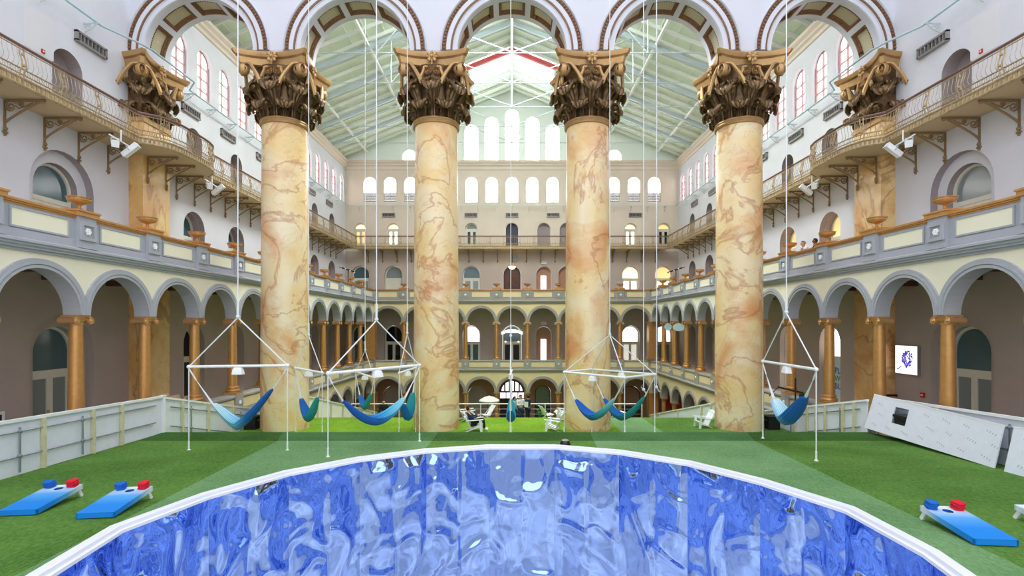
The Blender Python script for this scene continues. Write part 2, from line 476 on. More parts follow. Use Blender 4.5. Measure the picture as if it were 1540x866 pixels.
def recess_row(mb, F, u0, u1, z0, z1, spec, mi, mr, thick=.75):
    """spec: (uc, hw, sill, spring); big ones (hw>1.2) get a second, narrower reveal"""
    wall_row(mb, F, u0, u1, z0, z1, spec, 0, .3, mi, mr)
    for uc, hw, zb, zs in spec:
        if hw > 1.2:
            G = lambda u, v, z: F(u, v+.3, z)
            wall_row(mb, G, uc-hw-.02, uc+hw+.02, zb, zs+hw+.05, [(uc, hw*.69, zb, zs-.02)], 0, .36, mi, mr)
        else:
            wall_row(mb, lambda u, v, z: F(u, v+.3, z), uc-hw, uc+hw, zb, zs+hw+.02, [(uc, hw-.02, zb, zs)], 0, .45, mi, mr)

for s in (-1, 1):
    F = side(s, XW); mb = MB()
    # second storey, taupe
    sp = [(y, 1.4 if k == 0 else .92, Z2, -.8 if k == 0 else -.78) for k, y in enumerate(DOORS)]
    recess_row(mb, F, -2, YE, Z2-6.8, Z3, sp, 1, 1)
    # third storey
    sp = [(y, 1.4 if k == 0 else .92, Z3, 5.45 if k == 0 else 5.4) for k, y in enumerate(DOORS)]
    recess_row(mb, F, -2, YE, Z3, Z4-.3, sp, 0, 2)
    # fourth storey
    sp = [(y, .68, Z4, 10.15) for y in [19.87]+DOORS[1:]]
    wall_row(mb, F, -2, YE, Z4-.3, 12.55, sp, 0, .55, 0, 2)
    for y, hw, zb, zs in sp:
        mb.poly([F(y-hw, .55, zb), F(y+hw, .55, zb)]+[F(a, .55, b) for a, b in arch_pts(y, hw, zs, 14)[::-1]], 2)
    # clerestory of the far court
    wins = [(26.6+2.1*k, .66, 12.8, 14.84) for k in range(13) if 26.6+2.1*k < YE-.9]
    wall_row(mb, F, YS1-.5, YE, 12.55, 16.4, wins, 0, .35, 0, 0)
    mb.poly([F(YS1-.5, 0, 16.4), F(YE, 0, 16.4), F(YE, 0, 17.5), F(YS1-.5, 0, 17.5)], 0)
    # tall wall of the near court
    mb.poly([F(-2, 0, 12.55), F(YS1-.5, 0, 12.55), F(YS1-.5, 0, 26), F(-2, 0, 26)], 0)
    wl = struct(mb.build('wall_'+SIDE[s], ['plaster', 'plaster_taupe', 'plaster_mauve'], smooth=False))
    tr = MB(); tr.sweep(F, YS1, YE, [(0, 16.35), (-.08, 16.4), (-.08, 16.6), (-.2, 16.72), (-.2, 16.85), (-.34, 17.0), (-.34, 17.2), (0, 17.3)])
    struct(tr.build('trim_%d' % (1 if s < 0 else 2), ['plaster_end'], smooth=False))
    # doors
    for k, y in enumerate(DOORS):
        big = k == 0
        look2 = TEAL if big else ([TEAL, NIGHT] if s < 0 else [(('lightbox'), 'lit_white', 'frame_cream'), NIGHT])[k % 2] if k < 3 else NIGHT
        if s > 0 and k == 1: look2 = None
        if look2: glazed_door(F, y, .95 if big else .9, Z2, -.8 if big else -.78, 0.64 if big else .74, look2)
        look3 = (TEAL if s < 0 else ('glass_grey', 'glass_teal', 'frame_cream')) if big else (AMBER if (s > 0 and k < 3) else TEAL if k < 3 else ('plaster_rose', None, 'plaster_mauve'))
        glazed_door(F, y, .95 if big else .9, Z3, 5.43 if big else 5.4, 0.64 if big else .74, look3)
    # arched windows with muntins
    for k, (y, hw, zb, zs) in enumerate(wins):
        f = MB(); A = arch_pts(y, hw, zs); B2 = arch_pts(y, hw-.07, zs)
        for q in range(14):
            f.poly([F(A[q][0], .2, A[q][1]), F(A[q+1][0], .2, A[q+1][1]), F(B2[q+1][0], .2, B2[q+1][1]), F(B2[q][0], .2, B2[q][1])])
        for sg in (-1, 1): f.fbox(F, y+sg*hw, y+sg*(hw-.07), .16, .26, zb, zs)
        f.fbox(F, y-.022, y+.022, .18, .27, zb, zs+hw)
        for z in (13.35, 14.0, 14.65): f.fbox(F, y-hw, y+hw, .18, .27, z-.022, z+.022)
        f.fbox(F, y-hw, y+hw, .16, .26, zb, zb+.07)
        o = struct(f.build('window_%d' % (k+1 + (0 if s < 0 else 20)), ['frame_rose'], smooth=False))
        p = MB(); p.poly([F(y-hw, .28, zb), F(y+hw, .28, zb)]+[F(a, .28, b) for a, b in A[::-1]])
        p.build('window_pane', ['win_rose'], o, smooth=False)

# ---- end wall
F = end(YE); mb = MB()
e2 = [(x, .92, Z2, -.78) for x in (-15.7, -12.3, -4.2)]+[(0, 1.0, Z2, -.85), (3.3, .78, Z2, -.75), (12.3, .92, Z2, -.78), (15.7, .92, Z2, -.78)]
wall_row(mb, F, -17.24, 17.24, Z2-.2, Z3, e2, 0, .6, 1, 1)
e1 = [(-12.3, 1.1, GZ, -7.2), (-9.0, 1.1, GZ, -7.2), (-3.6, 1.0, GZ, -7.1), (0, 1.24, GZ, -6.75), (3.2, .85, GZ, -6.9), (9.0, 1.1, GZ, -7.2), (12.3, 1.1, GZ, -7.2)]
wall_row(mb, F, -17.24, 17.24, GZ, Z2-.2, e1, 0, .5, 3, 3)
e3 = [(x, .92, Z3, 5.4) for x in (-15.7, -12.3, -4.2, 0)]+[(3.3, .78, Z3, 5.5), (5.6, .78, Z3, 5.5), (12.3, .92, Z3, 5.4), (15.7, .92, Z3, 5.4)]
wall_row(mb, F, -17.24, 17.24, Z3, Z4-.3, e3, 0, .5, 4, 4)
e4 = [(x, .67, Z4, 10.1) for x in (-15.75, -12.35, -4.2, 0, 3.3, 5.6, 12.3, 15.75)]
wall_row(mb, F, -17.24, 17.24, Z4-.3, 12.5, e4, 0, .5, 0, 0)
ew = [(2.105*(k-7), .63, 12.9, 14.87) for k in range(15)]
wall_row(mb, F, -17.24, 17.24, 12.5, 16.4, ew, 0, .35, 0, 0)
gw = [(-10.6, .72, 17.25, 17.6), (-4.21, .72, 17.25, 20.2), (-2.105, .72, 17.25, 21.0), (0, .72, 17.25, 21.8), (2.105, .72, 17.25, 21.0), (4.21, .72, 17.25, 20.2), (10.6, .72, 17.25, 17.6)]
mb2 = MB()
def gable_face(v):
    cur = -17.24
    top = lambda x: 24.45-abs(x)*.4025
    for uc, hw, zb, zs in gw+[(17.24, 0, 0, 0)]:
        xs = [cur, uc-hw] if not (cur < 0 < uc-hw) else [cur, 0, uc-hw]
        for a, b in zip(xs, xs[1:]): mb2.poly([F(a, v, 16.4), F(b, v, 16.4), F(b, v, top(b)), F(a, v, top(a))])
        if hw:
            mb2.poly([F(uc-hw, v, 16.4), F(uc+hw, v, 16.4), F(uc+hw, v, zb), F(uc-hw, v, zb)])
            A = arch_pts(uc, hw, zs)
            for (a, za), (b, zc) in zip(A, A[1:]): mb2.poly([F(a, v, za), F(b, v, zc), F(b, v, top(b)), F(a, v, top(a))])
            for (a, za), (b, zc) in zip([(uc-hw, zb)]+A, A+[(uc+hw, zb)]): mb2.poly([F(a, 0, za), F(b, 0, zc), F(b, .3, zc), F(a, .3, za)])
        cur = uc+hw
gable_face(0)
struct(mb.build('wall_end', ['plaster_end', 'plaster_taupe', 'plaster_mauve', 'plaster_rose', 'plaster_stone'], smooth=False))
struct(mb2.build('wall_gable', ['gable'], smooth=False))
tr = MB(); tr.sweep(F, -17.24, 17.24, [(0, 16.2), (-.08, 16.25), (-.08, 16.55), (-.2, 16.7), (-.2, 16.8), (-.34, 16.95), (-.34, 17.15), (0, 17.25)])
struct(tr.build('trim_3', ['plaster_end'], smooth=False))
k = 40
for row, hot in ((ew, False), (gw, True)):
    for x, hw, zb, zs in row:
        k += 1; f = MB(); A = arch_pts(x, hw, zs)
        f.fbox(F, x-hw, x+hw, .2, .3, zb-.02, zb+.06)
        f.fbox(F, x-.02, x+.02, .22, .27, zb, zs+hw*.98)
        z = zb+.75
        while z < zs: f.fbox(F, x-hw, x+hw, .22, .27, z-.015, z+.015); z += .75
        o = struct(f.build('window_%d' % k, ['win_gable' if False else 'white'], smooth=False))
        p = MB(); p.poly([F(x-hw, .3, zb), F(x+hw, .3, zb)]+[F(a, .3, b) for a, b in A[::-1]])
        p.build('window_pane', ['win_gable' if hot else 'win_hot'], o, smooth=False)
        if not hot and abs(x) > 6:
            b = MB()
            for q in range(6): b.fbox(F, x-hw, x+hw, .1, .17, zb+.05+q*.16, zb+.19+q*.16)
            b.build('window_louver', ['grey_metal'], o, smooth=False)
looks = {2: [TEAL, NIGHT, BRIGHT, ('glass_teal', 'door_black', 'frame_cream'), ('plaster_rose', None, 'plaster_rose'), ('lit_white', 'lit_dim', 'frame_cream'), ('lit_white', 'glass_grey', 'frame_cream')],
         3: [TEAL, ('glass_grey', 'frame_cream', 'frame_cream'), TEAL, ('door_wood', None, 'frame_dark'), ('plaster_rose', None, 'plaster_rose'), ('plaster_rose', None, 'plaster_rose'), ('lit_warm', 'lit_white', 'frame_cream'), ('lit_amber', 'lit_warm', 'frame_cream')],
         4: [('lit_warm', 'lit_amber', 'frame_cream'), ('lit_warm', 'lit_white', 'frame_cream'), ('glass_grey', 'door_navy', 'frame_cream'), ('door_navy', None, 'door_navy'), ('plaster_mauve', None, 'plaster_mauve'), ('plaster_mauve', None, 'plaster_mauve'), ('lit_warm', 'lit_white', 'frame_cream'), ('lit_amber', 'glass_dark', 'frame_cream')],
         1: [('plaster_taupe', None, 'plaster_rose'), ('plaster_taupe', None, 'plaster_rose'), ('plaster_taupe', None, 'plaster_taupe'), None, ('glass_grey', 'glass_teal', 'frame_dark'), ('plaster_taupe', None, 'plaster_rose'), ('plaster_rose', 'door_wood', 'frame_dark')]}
for lv, row in ((2, e2), (3, e3), (4, e4), (1, e1)):
    for (x, hw, zb, zs), lk in zip(row, looks[lv]):
        if lk: glazed_door(F, x, hw-.02, zb, zs, .45, lk)
# small daylit window seen through two end doorways
for zb in (Z2, Z3):
    b = MB(); b.fbox(F, 3.0, 3.55, .38, .42, zb+.6, zb+2.9)
    o = struct(b.build('window_%d' % (70 if zb == Z2 else 71), ['win_light'], smooth=False))
    c = MB(); c.fbox(F, 3.26, 3.29, .36, .43, zb+.6, zb+2.9); c.fbox(F, 3.0, 3.55, .36, .43, zb+1.7, zb+1.74); c.build('window_sash', ['frame_cream'], o, smooth=False)
# great fanlight over the ground floor entrance
f = MB(); x, hw, zb, zs = e1[3]
arch_band(f, F, x, zs, [(hw, .3), (hw-.14, .3), (hw-.14, .42)])
for a in (-.75, -.26, .26, .75): f.fbox(F, x+a-.075, x+a+.075, .3, .42, zs, zs+sqrt(hw*hw-a*a))
f.fbox(F, x-hw, x+hw, .3, .42, zs-.1, zs+.06); f.fbox(F, x-hw, x+hw, .3, .42, zs-.85, zs-.7)
for sg in (-.62, 0, .62): f.fbox(F, x+sg-.04, x+sg+.04, .3, .42, GZ, zs)
o = struct(f.build('window_72', ['frame_dark'], smooth=False))
p = MB(); p.poly([F(x-hw, .45, zs-.7), F(x+hw, .45, zs-.7)]+[F(a, .45, b) for a, b in arch_pts(x, hw, zs)[::-1]]); p.build('window_pane', ['win_fan'], o, smooth=False)
p = MB(); p.fbox(F, x-hw, x+hw, .44, .5, GZ, zs-.75); p.build('door_leaf', ['frame_dark'], o, smooth=False)

# ---- arcades: spandrel walls with round arches and stone bands
CREAM_T = {1: 'cream', 2: 'cream'}
CL = 1.483
def arcade(name, F, u0, u1, centres, zspring, ztop, mi_mat, stone, trim_no, r=1.31):
    mb = MB(); wall_row(mb, F, u0, u1, zspring, ztop, [(c, r, zspring, zspring) for c in centres], -.25, .25, 0, 1, back=True, n=20)
    mb.fbox(F, u0, u0+.01, -.25, .25, zspring, ztop); mb.fbox(F, u1-.01, u1, -.25, .25, zspring, ztop)
    mb.poly([F(u0, -.25, ztop), F(u1, -.25, ztop), F(u1, .25, ztop), F(u0, .25, ztop)], 1)
    o = struct(mb.build(name, [mi_mat, stone], smooth=False))
    for c in centres:
        b = MB(); arch_band(b, F, c, zspring, [(r, -.25), (r-.01, -.31), (r+.07, -.31), (r+.08, -.29), (r+.10, -.33), (r+.155, -.33), (r+.16, -.31), (r+.25, -.31), (r+.26, -.25)], clamp=CL)
        b.build('arch_molding', [stone], o, ang=30)
    return o
mid = lambda L: [(a+b)/2 for a, b in zip(L, L[1:])]
for s in (-1, 1):
    F = side(s, XA)
    cs = mid([SIDE_COLS[0]-BAY]+SIDE_COLS+[48.57])
    arcade('arcade_wall_%s' % SIDE[s], F, SIDE_COLS[0]-BAY, YA+.25, cs, .5, 2.25, 'cream', 'stone', 0)
    cs1 = mid([y for y in SIDE_COLS if y > 24]+[48.57])
    arcade('ground_arcade_wall_%s' % SIDE[s], F, 24.8, YA+.25, cs1, -6.27, -4.3, 'cream_deep', 'stone_end', 0)
F = end(YA)
arcade('arcade_wall_end', F, -XA-.25, XA+.25, mid([-13.365]+END_COLS+[13.365]), .5, 2.25, 'cream_deep', 'stone_end', 0)
arcade('ground_arcade_wall_end', F, -XA-.25, XA+.25, mid([-13.365]+END_COLS+[13.365]), -6.27, -4.3, 'cream_deep', 'stone_end', 0)

# ---- arch screen on the giant columns
mb = MB(); F = end(YS0); T = YS1-YS0; R = 2.45; ZS = 12.557
AX = [7.07*(k-2) for k in range(5)]
wall_row(mb, F, -XW, XW, ZS, 22.0, [(x, R, ZS, ZS) for x in AX], 0, T, 0, 0, back=True, n=1)
mb.v, mb.f, mb.m = [], [], []
NA = 60
def face(v):
    cur = -XW
    for x in AX:
        mb.poly([F(cur, v, ZS), F(x-R, v, ZS), F(x-R, v, 22), F(cur, v, 22)])
        A = arch_pts(x, R, ZS, 30)
        for (a, za), (b, zb) in zip(A, A[1:]): mb.poly([F(a, v, za), F(b, v, zb), F(b, v, 22), F(a, v, 22)])
        cur = x+R
    mb.poly([F(cur, v, ZS), F(XW, v, ZS), F(XW, v, 22), F(cur, v, 22)])
face(0); face(T)
cof = [(pi*(.5+k*.1945)-.253, pi*(.5+k*.1945)+.253) for k in (2, 1, 0, -1, -2)]
cof = sorted(cof)
V0, V1, DP = .34, T-.30, .16
beads = []
for x in AX:
    P = lambda t, v, d=0.: F(x+(R+d)*cos(t), v, ZS+(R+d)*sin(t))
    # plain ribs
    edges = [0.]+[e for c in cof for e in c]+[pi]
    for a, b in [(edges[2*i], edges[2*i+1]) for i in range(6)]:
        n = max(1, int((b-a)/.08))
        for q in range(n):
            t0, t1 = a+(b-a)*q/n, a+(b-a)*(q+1)/n
            mb.poly([P(t0, 0), P(t1, 0), P(t1, T), P(t0, T)])
    for a, b in cof:
        n = 7
        for q in range(n):
            t0, t1 = a+(b-a)*q/n, a+(b-a)*(q+1)/n
            mb.poly([P(t0, 0), P(t1, 0), P(t1, V0), P(t0, V0)]); mb.poly([P(t0, V1), P(t1, V1), P(t1, T), P(t0, T)])
            mb.poly([P(t0, V0, DP), P(t1, V0, DP), P(t1, V1, DP), P(t0, V1, DP)], 1)
            mb.poly([P(t0, V0), P(t1, V0), P(t1, V0, DP), P(t0, V0, DP)], 1); mb.poly([P(t0, V1), P(t1, V1), P(t1, V1, DP), P(t0, V1, DP)], 1)
        for t in (a, b): mb.poly([P(t, V0), P(t, V1), P(t, V1, DP), P(t, V0, DP)], 1)
scr = struct(mb.build('screen_wall', ['screen', 'coffer'], smooth=False))
for x in AX:
    b = MB()
    P = lambda t, v, d=0.: F(x+(R+d)*cos(t), v, ZS+(R+d)*sin(t))
    for a, c in cof:                                     # carved frame inside every coffer
        w2, h2 = .15, .15
        nt = 12
        for q in range(nt):
            t0, t1 = a+(c-a)*q/nt, a+(c-a)*(q+1)/nt; tm = (t0+t1)/2
            for va, vb in ((V0, V0+w2), (V1-w2, V1)):
                b.hexa([P(t0, va, DP), P(t1, va, DP), P(t1, vb, DP), P(t0, vb, DP), P(t0, va, .02), P(t1, va, .02), P(t1, vb, .1), P(t0, vb, .1)] if va == V0 else
                       [P(t0, va, DP), P(t1, va, DP), P(t1, vb, DP), P(t0, vb, DP), P(t0, va, .1), P(t1, va, .1), P(t1, vb, .02), P(t0, vb, .02)])
                b.ball(P(tm, (va+vb)/2, .05), .042, 6, 4)
        nv = 10; dt = w2/R
        for q in range(nv):
            va, vb = V0+(V1-V0)*q/nv, V0+(V1-V0)*(q+1)/nv
            for ta, tb, da, db in ((a, a+dt, .02, .1), (c-dt, c, .1, .02)):
                b.hexa([P(ta, va, DP), P(tb, va, DP), P(tb, vb, DP), P(ta, vb, DP), P(ta, va, da), P(tb, va, db), P(tb, vb, db), P(ta, vb, da)])
                b.ball(P((ta+tb)/2, (va+vb)/2, .05), .042, 6, 4)
    b.build('coffer_molding', ['bead'], scr)
    b = MB()
    arch_band(b, F, x, ZS, [(R, 0), (R+.02, -.05), (R+.2, -.05), (R+.2, -.08), (R+.23, -.08)], n=40)
    arch_band(b, F, x, ZS, [(R+.31, -.08), (R+.32, -.12), (R+.5, -.12), (R+.52, -.1)], n=40)
    arch_band(b, F, x, ZS, [(R+.7, -.1), (R+.74, -.16), (R+.78, 0)], n=40)
    b.build('arch_molding', ['screen'], scr)
    b = MB(); arch_band(b, F, x, ZS, [(R+.23, -.06), (R+.24, -.11), (R+.30, -.11), (R+.31, -.06)], n=40)
    arch_band(b, F, x, ZS, [(R+.51, -.06), (R+.53, -.10), (R+.68, -.10), (R+.70, -.06)], n=40)
    nb = 62
    for q in range(nb):
        t = pi*(q+.5)/nb; r = R+.605
        b.ball(F(x+r*cos(t), -.12, ZS+r*sin(t)), .058, 6, 4)
    b.build('bead_molding', ['bead'], scr)
for x in [-17.675]+COLX+[17.675]:
    b = MB(); x0, x1 = max(x-1.085, -XW), min(x+1.085, XW)
    b.box(x0, x1, YS0, YS1, 12.277, ZS+.01); struct(b.build('impost_block', ['screen'], scr, smooth=False))

# ---- roof of the far court
SL = .4025
zr = lambda x: 24.45-SL*abs(x)
roof = MB(); gz = MB(); gz2 = MB()
ys = [YS1, 28.4, 32.4, 36.4, 40.4, 44.4, 48.4, YE]
for ya, yb in zip(ys, ys[1:]):
    gx = 3.8 if ya == 44.4 else 4.2 if ya < 36 else .25
    for s in (-1, 1):
        for a, b, tgt in ((0, .25, roof), (.25, gx, gz2 if ya == 44.4 else gz), (gx, 17.6, roof)):
            if b-a < .01: continue
            tgt.poly([(s*a, ya, zr(a)), (s*b, ya, zr(b)), (s*b, yb, zr(b)), (s*a, yb, zr(a))])
ceil = struct(roof.build('ceiling', ['roof_green'], smooth=False))
struct(gz.build('skylight_glazing', ['glaze'], ceil, smooth=False)); struct(gz2.build('skylight_glazing', ['glaze_far'], ceil, smooth=False))  # first panels are added fill out of view, second the visible skylight
b = MB(); y = YS1+.6; c = MB()
while y < YE-.3:
    for s in (-1, 1): b.bar((0, y, zr(0)-.14), (s*17.4, y, zr(17.4)-.14), .1, .24)
    y += 1.0 if False else 1.33
b.build('rafter', ['roof_beam'], ceil, smooth=False)
for k in range(1, 16):
    x = 1.12*k
    for s in (-1, 1): c.bar((s*x, YS1, zr(x)-.02), (s*x, YE, zr(x)-.02), .05, .04)
c.build('board_strip', ['roof_beam'], ceil, smooth=False)
c = MB()
for x in (5.0, 10.2, 15.0):
    for s in (-1, 1): c.bar((s*x, YS1, zr(x)-.32), (s*x, YE, zr(x)-.32), .16, .2)
c.bar((0, YS1, 24.1), (0, YE, 24.1), .2, .3)
c.build('purlin', ['roof_beam'], ceil, smooth=False)
for y in ys[1:-1]:
    c = MB(); red = MB()
    for s in (-1, 1):
        if y == 44.4:
            c.bar((s*4.0, y, zr(4.0)-.42), (s*17.3, y, zr(17.3)-.4), .22, .3); red.bar((0, y, zr(0)-.42), (s*4.0, y, zr(4)-.42), .24, .34)
        else: c.bar((0, y, zr(0)-.42), (s*17.3, y, zr(17.3)-.4), .2, .3)
        c.tube([(s*8.6, y, zr(8.6)-.4), (0, y, 17.45)], .045, 5); c.tube([(s*8.6, y, zr(8.6)-.4), (s*8.6, y, 17.4)], .035, 5)
        c.tube([(s*4.3, y, zr(4.3)-.4), (s*8.6, y, 17.4)], .03, 5)
    c.tube([(-17.2, y, 17.4), (17.2, y, 17.4)], .045, 5); c.tube([(0, y, 17.4), (0, y, 24.2)], .06, 6)
    o = struct(c.build('roof_beam', ['steel'], smooth=False))
    if red.v: red.build('red_chord', ['steel_red'], o, smooth=False)['label'] = 'red steel chord'
# ---- roof of the near court (above the frame, mirrored by the pool film)
b = MB(); gz = MB()
for s in (-1, 1):
    for x0, x1 in ((0, 3), (7, 10), (14.5, XW)): b.box(min(s*x0, s*x1), max(s*x0, s*x1), -2, YS0, 26, 26.3)
for y in (-2, 4, 10, 16, 22): b.box(-XW, XW, y, y+1.6, 25.8, 26)
for s in (-1, 1):
    for x0, x1 in ((3, 7), (10, 14.5)): gz.box(min(s*x0, s*x1), max(s*x0, s*x1), -2, YS0, 26.1, 26.15)
b.box(-XW, XW, YS0, YS0+.5, 22, 26.3)
o = struct(b.build('ceiling_near', ['screen'], smooth=False)); struct(gz.build('skylight_glazing', ['court_glaze'], o, smooth=False))
# ================================================================ giant marble columns
def leaf_mesh(name, h, w, out, curl, head=1.35):
    """a curling acanthus leaf with a drooping head; local x across, +y outwards, z up"""
    nu, nv = 13, 22; F_, B_ = [], []
    path = []; t1 = .62; th0 = atan2(2.6*out, h)
    y = z = 0
    for j in range(nv+1):
        t = j/nv
        if t <= t1:
            q = t/t1; y = out*q**2.6; z = h*q; th = atan2(2.6*out*q**1.6, h)
        else:
            th = th0+(radians(215)-th0)*(t-t1)/(1-t1); ds = curl*(radians(215)-th0)*(1/nv)/(1-t1); y += sin(th)*ds; z += cos(th)*ds
        path.append((y, z, th, t))
    for y, z, th, t in path:
        row = []; row2 = []
        neck = .62 if t < .35 else .62+(head-.62)*min(1, (t-.35)/.3)
        tip = max(0, (t-.8)/.2); wd = w*neck*sqrt(max(.02, 1-tip*tip*.9))
        wd *= 1+.09*sin(t*13*pi)
        ny, nz = cos(th), -sin(th)
        for i in range(nu):
            u = -1+2*i/(nu-1); rib = .045*cos(u*pi*4)*(1-.3*t)-.16*w*u*u
            x = u*wd*.5
            row.append((x, y+ny*rib, z+nz*rib)); row2.append((x*.96, y+ny*(rib-.06), z+nz*(rib-.06)))
        F_.append(row); B_.append(row2)
    mb = MB(); mb.grid(F_); mb.grid([r[::-1] for r in B_])
    mb.grid([[r[0] for r in F_], [r[0] for r in B_]]); mb.grid([[r[-1] for r in F_], [r[-1] for r in B_]]); mb.grid([F_[-1], B_[-1]])
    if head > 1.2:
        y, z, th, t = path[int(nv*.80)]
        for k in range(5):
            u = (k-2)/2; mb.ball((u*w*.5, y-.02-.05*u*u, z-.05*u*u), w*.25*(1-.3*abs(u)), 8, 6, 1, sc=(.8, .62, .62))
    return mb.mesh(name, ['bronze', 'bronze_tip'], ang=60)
def volute_mesh(name, r, turns, th, stem):
    """spiral scroll in the local xz plane facing -y, with a stem sweeping down to -x"""
    mb = MB(); rows = []
    n = 56
    for k in range(n+1):
        t = k/n; a = pi*.5-2*pi*turns*t; q = r*(1-.84*t); hw = .2*r*(1-.62*t); c, s_ = cos(a), sin(a)
        rows.append([((q+hw*e)*c, yy, (q+hw*e)*s_) for e, yy in ((.55, -th*.4), (.4, -th), (-.1, -th-.025), (-.45, -th), (-.5, th), (.55, th))])
    mb.grid(rows, 0, True)
    nb = 24
    mb.poly([(r*.95*cos(2*pi*k/nb), th*.1, r*.95*sin(2*pi*k/nb)) for k in range(nb)], 1)
    mb.ball((0, -th*.7, 0), .17*r, 10, 6, sc=(1, .8, 1))
    S_ = [(.02, 0, r), (-r*.9, 0, r*.9), (-stem*.5, 0, r*.25), (-stem*.82, 0, -r*1.3), (-stem, 0, -r*2.6)]
    C_ = []
    for k in range(len(S_)-1):
        for q in range(4):
            t = q/4; a = Vector(S_[max(k-1, 0)]); b = Vector(S_[k]); c = Vector(S_[k+1]); d = Vector(S_[min(k+2, len(S_)-1)])
            C_.append(.5*((2*b)+(c-a)*t+(2*a-5*b+4*c-d)*t*t+(3*b-a-3*c+d)*t**3))
    C_.append(Vector(S_[-1])); mb.tube(C_, [.05+.05*q/len(C_) for q in range(len(C_))], 6, up=(0, 1, 0))
    return mb.mesh(name, ['bronze_gold', 'bronze'], ang=50)
def rosette_mesh():
    mb = MB()
    for k in range(8):
        a = 2*pi*k/8
        mb.ball((.17*cos(a), -.03, .17*sin(a)), .1, 8, 5, sc=(abs(cos(a))*.6+.5, .55, abs(sin(a))*.6+.5))
    mb.ball((0, -.09, 0), .075, 8, 6); mb.tube([(0, .1, 0), (0, -.06, 0)], .12, 10)
    mb.tube([(0, 0, -.15), (0, -.02, -.34)], .045, 6)
    return mb.mesh('rosette', ['bronze_gold'], ang=60)
def abacus_mesh(cut=None):
    mb = MB()
    def outline(e):
        P = []; c = 1.62+e; d = .13
        for q in range(4):
            a = q*pi/2
            for k in range(13):
                t = -1+2*k/12
                u = t*(c-d); v = -(c-.36*(1-t*t)-.02)
                P.append((u*cos(a)-v*sin(a), u*sin(a)+v*cos(a)))
        return P
    lv = [(11.62, -.20), (11.64, -.16), (11.9, -.10), (11.92, -.04), (11.95, -.10), (11.97, -.02), (12.05, .04), (12.15, .07), (12.17, .05)]
    rows = []
    for z, e in lv:
        o = outline(e); rows.append([(x, y, z) for x, y in o])
    mb.grid(rows, 0, True); mb.poly(rows[0][::-1]); mb.poly(rows[-1])
    return mb.mesh('abacus', ['bronze_gold'], ang=30)
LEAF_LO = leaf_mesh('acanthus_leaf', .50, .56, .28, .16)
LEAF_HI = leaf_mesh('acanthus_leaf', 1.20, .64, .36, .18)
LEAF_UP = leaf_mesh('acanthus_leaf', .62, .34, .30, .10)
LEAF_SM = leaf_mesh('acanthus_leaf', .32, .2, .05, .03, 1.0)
VOL = volute_mesh('corner_volute', .28, 2.0, .09, .85)
HEL = volute_mesh('helix', .185, 1.8, .06, .36)
ROS = rosette_mesh(); ABA = abacus_mesh()
bl = MB(); bl.lathe([(.96, 9.42), (.98, 10.2), (1.04, 10.9), (1.12, 11.4), (1.26, 11.66)], n=32)
BELL = bl.mesh('bell', ['bronze'])
sh = MB(); sh.lathe([(1.07, GZ), (1.07, -6), (1.05, -2), (1.02, 3), (.985, 9.15), (.99, 9.22)], n=64)
SHAFT = sh.mesh('shaft', ['marble'])
ring = MB(); ring.lathe([(.99, 9.18), (1.06, 9.2), (1.09, 9.26), (1.06, 9.32), (1.05, 9.34), (1.08, 9.38), (1.06, 9.44), (.96, 9.46)], n=64)
RING = ring.mesh('astragal', ['bronze_gold'])

def put(name, me, par, loc, ang, lean=0., sc=1., flip=1):
    o = link(name, me, par)
    o.matrix_local = Matrix.Translation(loc) @ Matrix.Rotation(ang, 4, 'Z') @ Matrix.Rotation(lean, 4, 'X') @ Matrix.Diagonal((sc*flip, sc, sc, 1))
    return o
def capital(par, keep=lambda x, y: True, bell=True):
    cap = link('capital', ABA, par)
    if bell: link('bell', BELL, cap)
    for k in range(8):
        a = 2*pi*(k+.5)/8
        x, y = .97*sin(a), -.97*cos(a)
        if keep(x, y): put('acanthus_leaf', LEAF_LO, cap, (x, y, 9.48), a+pi, 0)
        a = 2*pi*k/8; x, y = .98*sin(a), -.98*cos(a)
        if keep(x, y): put('acanthus_leaf', LEAF_HI, cap, (x, y, 9.5), a+pi, 0)
    for k in range(16):
        a = 2*pi*(k+.5)/16; x, y = 1.0*sin(a), -1.0*cos(a)
        if keep(x, y): put('acanthus_leaf', LEAF_UP, cap, (x, y, 10.35), a+pi, 0)
    for k in range(16):
        a = 2*pi*(k+.5)/16; x, y = 1.04*sin(a), -1.04*cos(a)
        if keep(x, y): put('acanthus_leaf', LEAF_SM, cap, (x, y, 9.47), a+pi, 0)
    for q in range(4):
        R_ = Matrix.Rotation(q*pi/2, 4, 'Z')
        if not keep(*(R_ @ Vector((0, -1.2, 0))).xy): continue
        for f in (-1, 1):
            o = link('corner_volute', VOL, cap)
            o.matrix_local = R_ @ Matrix.Translation((f*1.22, -1.30, 11.37)) @ Matrix.Rotation(f*.30, 4, 'Z') @ Matrix.Diagonal((f, 1, 1, 1))
            o = link('helix', HEL, cap)
            o.matrix_local = R_ @ Matrix.Translation((f*.2, -1.22, 11.36)) @ Matrix.Diagonal((-f, 1, 1, 1))
        o = link('rosette', ROS, cap); o.matrix_local = R_ @ Matrix.Translation((0, -1.33, 11.92))
    return cap
names = ['outer marble column at the left, beside the single hammock', 'inner marble column left of the central arch', 'inner marble column right of the central arch', 'outer marble column at the right, beside the white deck chair']
for x, lb in zip(COLX, names):
    t = thing('marble_column', lb, 'column', (x, CY, .107), 0, 'giant marble columns')
    link('shaft', SHAFT, t); link('astragal', RING, t); capital(t)
